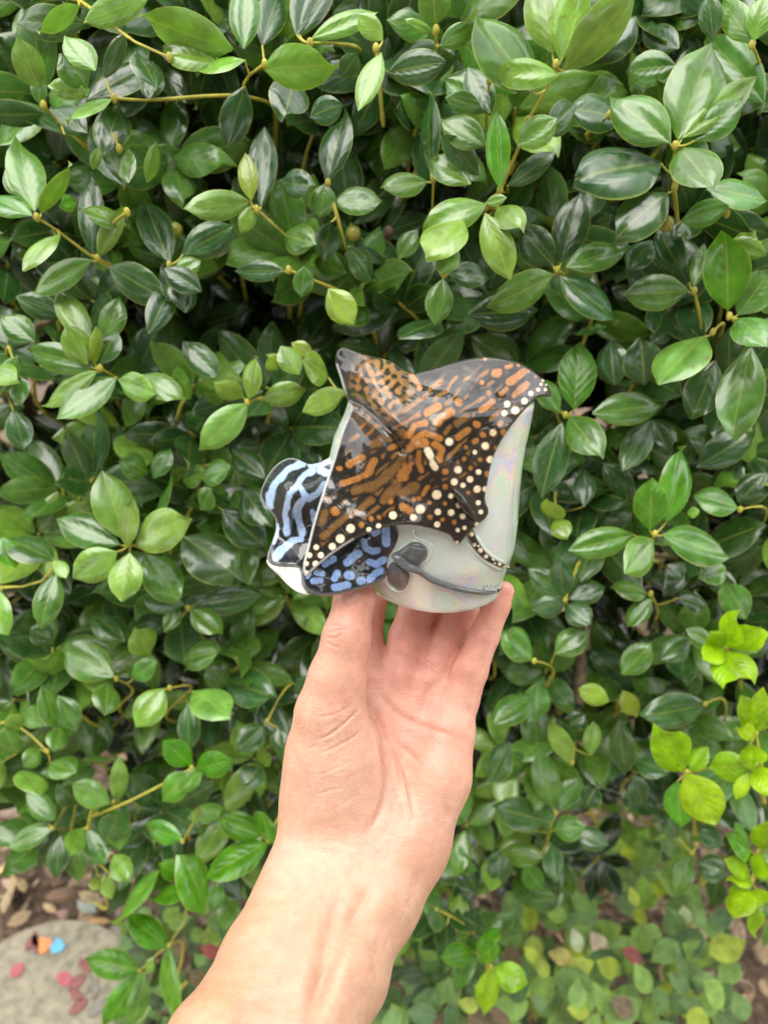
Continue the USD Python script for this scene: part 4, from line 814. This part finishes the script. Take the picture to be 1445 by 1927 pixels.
def lobe_paint(x, y, d):
    jx = x + 4 * (fbm(np.column_stack([x / 14, y / 14, 0 * x]), 2, 51) - .5); jy = y + 4 * (fbm(np.column_stack([x / 14, y / 14, 0 * x + 5]), 2, 52) - .5)
    c = np.tile(np.array((.012, .013, .015)), (len(x), 1)); m = strokes(jx, jy, LST, 1.6)[:, None]
    c = c * (1 - m) + m * LBLUE
    r = (1 - sstep(d, 1.5, 4))[:, None] * .6; return c * (1 - r) + r * np.array((.35, .36, .36))
me, _, tint = patch(lobe_o, lobe_h, 22, res=1.7, edge=7, paint=lobe_paint)
tint[len(tint) // 2:] = (.70, .70, .68)
bl = obj('blue_stingray', me, 'glaze', MP, tint=tint); tag(bl, 'black stingray striped and spotted in light blue, curled round the left side')
BP = str(bl.GetPath())
UND = [(104, 1030), (180, 1068), (240, 1080), (340, 1088), (400, 1100), (418, 1150), (428, 1230), (448, 1300), (490, 1342), (440, 1345), (350, 1298), (260, 1222), (170, 1128), (112, 1068)]
und_o = smooth_outline(np.array([c3(*p) for p in UND]), 2.4, s=.3)
uc = np.array([c3(x, y) + (h,) for x, y, h in ((110, 1045, 148), (240, 1080, 150), (400, 1105, 150), (420, 1200, 152), (460, 1320, 154), (350, 1298, 150), (200, 1150, 150), (300, 1180, 146))])
und_rbf = RBFInterpolator(uc[:, :2], uc[:, 2], kernel='thin_plate_spline', smoothing=10)
me, _, tint = patch(und_o, lambda x, y: und_rbf(np.column_stack([x, y])), 14, res=2.2, edge=4, paint=lambda x, y, d: np.tile(np.array((.80, .80, .77)), (len(x), 1)))
o = obj('underside', me, 'glaze', BP, tint=tint); tag(o, 'bare white underside of the curled wing')
FLAP = [(418, 1150), (424, 1220), (440, 1285), (490, 1330), (560, 1350), (640, 1356), (720, 1352), (850, 1325), (1000, 1280), (1100, 1240), (1170, 1200), (1200, 1150), (1200, 1080), (1195, 1030), (1225, 965), (1285, 880), (1290, 760), (1180, 640), (900, 700), (640, 850), (500, 980), (440, 1080)]
flap_o = smooth_outline(np.array([c3(*p) for p in FLAP]), 2.4, s=.3)
fc = np.array([c3(x, y) + (h - 24,) for x, y, h in ((425, 1200, 180), (450, 1300, 184), (560, 1345, 186), (720, 1350, 186), (900, 1310, 182), (1100, 1240, 170), (1190, 1150, 158), (1200, 1030, 158), (1280, 880, 168), (1000, 1100, 184), (800, 1150, 196), (600, 1180, 196), (500, 1100, 192), (700, 1000, 198), (900, 900, 200), (1100, 850, 190), (1180, 650, 190), (700, 820, 196))])
flap_rbf = RBFInterpolator(fc[:, :2], fc[:, 2], kernel='thin_plate_spline', smoothing=20)
def flap_h(x, y):
    h = flap_rbf(np.column_stack([x, y])) + 4 * (fbm(np.column_stack([x / 26, y / 26, 0 * x]), 3, 43) - .5)
    mh = mug_h(x, y); return np.maximum(h, np.where(np.isnan(mh), -1e3, mh) + 7)
FSP = [([c3(*p) for p in q], w * .2076) for q, w in (([(635, 1070), (710, 1020)], 28), ([(830, 1055), (870, 1015), (935, 975)], 36), ([(985, 860), (1000, 920), (1060, 950), (1110, 945)], 30), ([(1185, 750), (1190, 880)], 36), ([(1040, 1050), (1100, 1070), (1160, 1030)], 34), ([(720, 1200), (745, 1150)], 32), ([(850, 1170), (860, 1172)], 42), ([(555, 1148), (610, 1155)], 24), ([(525, 1222), (590, 1215)], 28), ([(720, 1280), (840, 1258)], 32), ([(950, 1220), (970, 1215)], 36), ([(1040, 1210), (1080, 1160), (1140, 1130)], 32), ([(1080, 790), (1110, 775)], 30), ([(500, 1160), (470, 1190)], 12))]
def flap_paint(x, y, d):
    jx = x + 2.5 * (fbm(np.column_stack([x / 10, y / 10, 0 * x]), 2, 61) - .5); jy = y + 2.5 * (fbm(np.column_stack([x / 10, y / 10, 0 * x + 5]), 2, 62) - .5)
    c = np.tile(np.array((.012, .013, .015)), (len(x), 1)); m = strokes(jx, jy, FSP, 1.3, False)[:, None]
    c = c * (1 - m) + m * BLUE
    low = (y > 1075); r = ((1 - sstep(d, 4, 8)) * low * .85)[:, None]; return c * (1 - r) + r * BGREY
me, _, tint = patch(flap_o, flap_h, 14, res=1.7, edge=6, paint=flap_paint)
tint[len(tint) // 2:] = (.70, .70, .68)
o = obj('front_wing', me, 'glaze', BP, tint=tint); tag(o, 'black front wing with light blue spots')
def fin(name, pts, off, dome):
    out = smooth_outline(np.array([c4(*p) for p in pts]), 2.2, s=.3); pg = shapely.Polygon(out)
    def hf(x, y):
        d = shapely.distance(pg.boundary, shapely.points(np.column_stack([x, y]))); mh = mug_h(x, y); mh = np.where(np.isnan(mh), np.nanmin(mh), mh)
        return mh + off + dome * (1 - np.exp(-d / 9))
    me, _, t = patch(out, hf, 14, res=1.8, edge=6, paint=lambda x, y, d: np.tile(BGREY * .75, (len(x), 1)), taper=.9)
    o = obj(name, me, 'glaze', BP, tint=t)
    Q = np.array(pg.buffer(2.6).exterior.coords)[::3]; hh = mug_h(Q[:, 0], Q[:, 1]); ok = ~np.isnan(hh)
    hh = np.interp(np.arange(len(Q)), np.flatnonzero(ok), hh[ok]) - .8
    v, f = tube(W(Q[:, 0], Q[:, 1], hh), 3.0 * PX, 8, cap=False); obj('clay_rim', (v, f), 'pearl', str(o.GetPath()), tint=np.ones((len(v), 3)))
    return o
fin('pelvic_fin', [(230, 690), (285, 665), (400, 585), (445, 580), (495, 590), (535, 615), (552, 655), (515, 740), (455, 795), (380, 800), (300, 760), (245, 730)], 7, 9)
fin('pelvic_fin', [(235, 760), (185, 880), (190, 940), (240, 992), (290, 1016), (335, 1004), (375, 930), (395, 870), (340, 830), (280, 780)], 7, 9)
P, h = on_mug([(225, 700), (290, 735), (370, 800), (455, 835), (560, 905), (700, 965), (850, 1008), (1000, 1032), (1110, 1038), (1180, 1022), (1215, 1000)], 5, 70)
h = h + np.interp(np.linspace(0, 1, 70), [0, .22, .3, 1], [14, 12, 3, 0])
tinted_tube('tail', P, h, np.interp(np.linspace(0, 1, 70), [0, .05, .2, .3, .8, 1], [3, 8.5, 7.5, 5.2, 4.6, 2.5]), BGREY * .75, BP, sides=14)

# ------------------------------------------------------------------ the hand and forearm
S = 4.0
X0, X1, Y0, Y1, H0, H1 = 240, 990, 1010, 2080, -260, 430
ax_ = [np.arange(a, b, S, dtype=np.float32) for a, b in ((X0, X1), (Y0, Y1), (H0, H1))]
field = np.full([len(a) for a in ax_], 1e3, np.float32)
def blend(d_new, sl, k):
    a = field[sl]; hh = np.clip(.5 + .5 * (a - d_new) / k, 0, 1)
    field[sl] = a * (1 - hh) + d_new * hh - k * hh * (1 - hh)
def bone(a, b, ra, rb, k=18, flat=1.0):
    """A tapering limb from a to b; flat < 1 squeezes it towards the palm's plane."""
    a, b = np.array(a, float), np.array(b, float); R = max(ra, rb) + k + 14
    lo = np.minimum(a, b) - R; hi = np.maximum(a, b) + R; o = (X0, Y0, H0)
    sl = tuple(slice(max(0, int((lo[i] - o[i]) / S)), max(1, int((hi[i] - o[i]) / S) + 2)) for i in range(3))
    x, y, z = ax_[0][sl[0]][:, None, None], ax_[1][sl[1]][None, :, None], ax_[2][sl[2]][None, None, :]
    if not (len(x) and y.shape[1] and z.shape[2]): return
    ba = b - a; L2 = ba @ ba
    t = np.clip(((x - a[0]) * ba[0] + (y - a[1]) * ba[1] + (z - a[2]) * ba[2]) / L2, 0, 1) if L2 > 0 else 0 * (x + y + z)
    dx, dy, dz = x - a[0] - t * ba[0], y - a[1] - t * ba[1], (z - a[2] - t * ba[2]) / flat
    d = np.sqrt(dx * dx + dy * dy + dz * dz) - (ra + (rb - ra) * t)
    blend(d.astype(np.float32), sl, k)
# palm
for kn, r1, wr, r2 in (((700, 1283, -48), 34, (640, 1560, 0), 52), ((752, 1276, -52), 38, (675, 1580, -2), 52), ((808, 1290, -50), 37, (715, 1590, 0), 52), ((864, 1318, -32), 36, (760, 1590, 4), 52)):
    bone(kn, wr, r1, r2, 30)
bone((846, 1390, -16), (828, 1470, -4), 44, 50, 40); bone((828, 1470, -4), (775, 1590, 2), 50, 64, 40); bone((775, 1590, 2), (722, 1680, 36), 64, 70, 40)      # heel of the hand, little-finger side
bone((628, 1425, 34), (630, 1505, 22), 90, 98, 34, .72); bone((630, 1505, 22), (655, 1560, 8), 96, 80, 34, .72)   # ball of the thumb
# thumb
bone((628, 1430, 40), (622, 1345, 62), 84, 64, 30, .85); bone((622, 1345, 62), (634, 1280, 80), 63, 52, 24); bone((634, 1280, 80), (652, 1200, 98), 52, 44, 20); bone((652, 1200, 98), (668, 1128, 94), 44, 38.5, 14, .92); bone((668, 1128, 94), (671, 1090, 84), 38, 33, 14, .85)
# fingers: index, middle, ring, little
for ch in (((700, 1283, -48, 34), (690, 1195, -84, 29), (704, 1110, -140, 27), (745, 1060, -180, 24)),
           ((752, 1276, -52, 39), (770, 1200, -72, 38), (791, 1135, -100, 37), (812, 1070, -150, 32), (826, 1040, -190, 27)),
           ((808, 1290, -50, 37), (836, 1220, -66, 35), (866, 1150, -92, 34), (886, 1085, -140, 29), (888, 1050, -170, 26)),
           ((864, 1318, -32, 38), (884, 1262, -28, 34), (911, 1198, -26, 28), (934, 1140, -22, 25.5), (948, 1113, -18, 20))):
    for p, q in zip(ch[:-1], ch[1:]): bone(p[:3], q[:3], p[3], q[3], 9)
# wrist and forearm
bone((598, 1590, 8), (507, 1806, 120), 76, 84, 44, .85); bone((507, 1806, 120), (411, 1967, 235), 84, 93, 40, .85); bone((411, 1967, 235), (330, 2110, 330), 93, 105, 40, .85)
bone((738, 1618, 6), (697, 1717, 66), 74, 76, 44, .85); bone((697, 1717, 66), (640, 1849, 150), 76, 81, 40, .85); bone((640, 1849, 150), (535, 2060, 290), 81, 94, 40, .85)
bone((668, 1600, 10), (520, 1960, 220), 74, 92, 40, .85)
field[:, -3:, :] = np.maximum(field[:, -3:, :], 5.0)

def surface_nets(g, org, s):
    sg = g < 0; n = np.array(g.shape) - 1
    cs = [sg[i:i + n[0], j:j + n[1], k:k + n[2]] for i in (0, 1) for j in (0, 1) for k in (0, 1)]
    cnt = sum(c.astype(np.int8) for c in cs); act = np.argwhere((cnt > 0) & (cnt < 8))
    num = -np.ones(n, np.int64); num[tuple(act.T)] = np.arange(len(act))
    acc = np.zeros((len(act), 3)); w = np.zeros(len(act))
    cor = [np.array((i, j, k)) for i in (0, 1) for j in (0, 1) for k in (0, 1)]
    for a in range(8):
        for b in range(a + 1, 8):
            if np.abs(cor[a] - cor[b]).sum() != 1: continue
            va, vb = g[tuple((act + cor[a]).T)], g[tuple((act + cor[b]).T)]
            x = (va < 0) != (vb < 0); t = np.where(x, va / np.where(x, va - vb, 1), 0)
            acc += x[:, None] * (cor[a] + t[:, None] * (cor[b] - cor[a])); w += x
    V = (act + acc / w[:, None]) * s + org
    Fc = []
    for d in range(3):
        e1, e2 = [q for q in range(3) if q != d]
        lo = [slice(None)] * 3; hi = [slice(None)] * 3; lo[d] = slice(0, -1); hi[d] = slice(1, None)
        A, B = sg[tuple(lo)], sg[tuple(hi)]; idx = np.argwhere(A != B)
        idx = idx[(idx[:, e1] > 0) & (idx[:, e2] > 0) & (idx[:, e1] < n[e1]) & (idx[:, e2] < n[e2])]
        u1, u2 = np.eye(3, dtype=int)[e1], np.eye(3, dtype=int)[e2]
        q = np.stack([num[tuple((idx - u1 - u2).T)], num[tuple((idx - u2).T)], num[tuple(idx.T)], num[tuple((idx - u1).T)]], 1)
        flip = A[tuple(idx.T)]
        if d == 1: flip = ~flip
        q[~flip] = q[~flip][:, ::-1]; Fc.append(q)
    q = np.vstack(Fc); return V, np.vstack([q[:, [0, 1, 2]], q[:, [0, 2, 3]]])
V, Fq = surface_nets(field, np.array([X0, Y0, H0], float), S)
hm = trimesh.Trimesh(V, Fq, process=False)
hm = max(hm.split(only_watertight=False), key=lambda q: len(q.faces))
trimesh.smoothing.filter_taubin(hm, iterations=12)
hm = hm.subdivide()
trimesh.smoothing.filter_taubin(hm, iterations=8)
V = np.array(hm.vertices); N = np.array(hm.vertex_normals)
fr = sstep(N[:, 2], .05, .45)
P2 = shapely.points(V[:, :2])
def k2(x, y): return 480 + x * .3668, 1060 + y * .3668
def crease(pts, depth, width, ridge=0.0, conv=k2, thumb=None):
    """A fold of skin pressed into the side of the hand that faces the viewer; it fades towards both ends."""
    global V
    ln = shapely.LineString(spline([conv(*p) for p in pts], 40)); d = shapely.distance(ln, P2)
    u = shapely.line_locate_point(ln, P2, normalized=True)
    ok = (fr if thumb is None else fr * (V[:, 2] > thumb)) * sstep(np.minimum(u, 1 - u), -.01, .28) * (.75 + .5 * noise(np.column_stack([u * 9, d * 0, d * 0 + depth])))
    V = V + N * ((-depth * np.exp(-(d / width) ** 2) + ridge * np.exp(-((d - 2.4 * width) / (1.5 * width)) ** 2)) * ok)[:, None]
crease([(560, 705), (600, 760), (640, 850), (668, 1000), (676, 1110), (655, 1240), (600, 1345), (545, 1400)], 7.0, 7.0, 2.2)
crease([(675, 890), (720, 1000), (760, 1130), (790, 1270), (820, 1390)], 2.6, 4.0, 1.0)
crease([(700, 900), (760, 950), (860, 1040)], 1.8, 5, .5)
crease([(620, 570), (660, 700), (760, 790), (900, 850), (1080, 920)], 2.2, 6, .6)
crease([(985, 610), (905, 640), (870, 720), (880, 800)], 2.4, 8, .5)
crease([(975, 1230), (985, 1330)], 2.5, 9, .5)
crease([(300, 912), (380, 880), (460, 822), (520, 760), (548, 720)], 3.0, 2.8, 1.0)
crease([(330, 985), (420, 940), (520, 880), (560, 840)], 1.6, 2.4, .6)
crease([(260, 960), (330, 930)], 1.2, 3)
crease([(300, 790), (420, 770), (520, 700)], 1.2, 2.6, .4)
crease([(310, 1195), (390, 1165), (460, 1150)], 1.2, 2.6, .4)
crease([(300, 1100), (420, 1050), (520, 1000)], .7, 2.6, .3)
crease([(320, 1290), (430, 1250), (520, 1180)], .6, 3, .2)
for q in ([(362, 345), (400, 352), (440, 340), (470, 350)], [(360, 375), (400, 385), (450, 365)], [(370, 330), (410, 318), (455, 330)], [(365, 405), (400, 425), (440, 430)]):
    crease(q, 1.3, 2.2, .4, thumb=60)
crease([(640, 452), (720, 470), (850, 498)], 1.6, 5); crease([(860, 500), (920, 540), (975, 585)], 1.8, 5); crease([(1000, 590), (1070, 640), (1140, 700)], 1.0, 6)
crease([(1060, 420), (1130, 440)], .9, 5); crease([(700, 380), (860, 400)], .7, 5)
crease([(210, 1440), (380, 1490), (560, 1500), (760, 1480)], 1.0, 7)
e_ = lambda x, y: (x * .4983, 1280 + y * .4983)
crease([(1310, 740), (1290, 800), (1230, 1000), (1170, 1250), (1150, 1330)], 7.0, 15, 3.0, e_)
crease([(1430, 740), (1390, 800), (1310, 950), (1210, 1170), (1180, 1330)], 8.0, 15, 3.0, e_)
crease([(1450, 900), (1420, 1150)], 1.2, 14, .4, e_)
# nothing wider than the skin itself: fine unevenness
V = V + N * (1.2 * (fbm(V / 38, 3, 71) - .5))[:, None]
# take out any stray vertex that the smoothing pulled away from its neighbours
ed = hm.edges_unique
for _ in range(4):
    nb = np.zeros_like(V); ct = np.zeros(len(V))
    for a, b in ((0, 1), (1, 0)):
        np.add.at(nb, ed[:, a], V[ed[:, b]]); np.add.at(ct, ed[:, a], 1)
    nb /= np.maximum(ct, 1)[:, None]; bad = np.linalg.norm(V - nb, axis=1) > 2.4
    print('stray', bad.sum()); V[bad] = nb[bad]
# skin colour: pinker palm and finger tips, paler yellow ball of thumb, tanned outer forearm
def spot(x, y, rx, ry): return np.exp(-(((V[:, 0] - x) / rx) ** 2 + ((V[:, 1] - y) / ry) ** 2))
base_c = np.array((.53, .315, .222)); pink = np.array((.58, .255, .195)); pale = np.array((.575, .36, .27)); tan = np.array((.535, .30, .155)); violet = np.array((.38, .235, .17))
col = np.tile(base_c, (len(V), 1))
def wash(m, c): 
    global col
    m = np.clip(m, 0, 1)[:, None]; col = col * (1 - m) + m * c
wash(spot(780, 1330, 160, 190) * .8 + spot(850, 1180, 150, 90) * .8, pink)
wash(spot(668, 1115, 60, 70) * .8 + spot(950, 1110, 50, 60) * .7, pink * [1, .95, .95])
wash(spot(640, 1450, 80, 120) * .7, pale); wash(spot(790, 1500, 60, 70) * .5, pale)
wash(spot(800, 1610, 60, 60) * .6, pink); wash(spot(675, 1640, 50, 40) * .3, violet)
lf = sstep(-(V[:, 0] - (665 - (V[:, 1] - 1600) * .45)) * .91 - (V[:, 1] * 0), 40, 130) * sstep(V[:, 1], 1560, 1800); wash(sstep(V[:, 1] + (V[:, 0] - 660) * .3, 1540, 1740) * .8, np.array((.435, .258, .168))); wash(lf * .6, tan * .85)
wash(sstep(fbm(V / 30, 4, 77), .48, .72) * .30, pink); wash(sstep(fbm(V / 55 + 7, 3, 78), .5, .75) * .25, pale); wash((spot(905, 1205, 30, 22) + spot(650, 1190, 36, 26) + spot(775, 1190, 40, 18)) * .4, pink * .92)
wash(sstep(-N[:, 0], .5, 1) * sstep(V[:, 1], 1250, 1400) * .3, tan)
wash(np.exp(-(shapely.distance(shapely.LineString([k2(560, 705), k2(640, 850), k2(676, 1110), k2(600, 1345)]), P2) / 4) ** 2) * .35 * fr, pink * .85)
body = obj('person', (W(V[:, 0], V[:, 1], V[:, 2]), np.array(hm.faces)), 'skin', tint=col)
tag(body, 'bare left hand and forearm, palm facing the viewer, holding up the ceramic mug', 'person')
# thumbnail: a thin curved plate on the viewer's side of the thumb tip
nu_, nv_ = 12, 12
uu, vv = np.meshgrid(np.linspace(-1, 1, nu_), np.linspace(0, 1, nv_), indexing='ij')
hw = 20 * (1 - .12 * (1 - vv)) * np.sqrt(np.clip(1 - np.clip((vv - .80) / .25, 0, 1) ** 2 * .5, .1, 1))
nx = 655 + (1 - vv) * 12 + uu * hw; ny = 1136 - (1 - vv) * 44 - 6 * (uu ** 2) * (vv > .5) * vv
tr = cKDTree(V[(N[:, 2] > .1)][:, :2]); hv = V[N[:, 2] > .1][:, 2]
dd_, ix = tr.query(np.column_stack([nx.ravel(), ny.ravel()]), k=12)
nh = hv[ix].max(1).reshape(nx.shape) + 1.4
ids = np.arange(nu_ * nv_).reshape(nu_, nv_); q = np.stack([ids[:-1, :-1], ids[:-1, 1:], ids[1:, 1:], ids[1:, :-1]], -1).reshape(-1, 4)
obj('thumbnail', (W(nx.ravel(), ny.ravel(), nh.ravel()), q), 'nail', str(body.GetPath()))
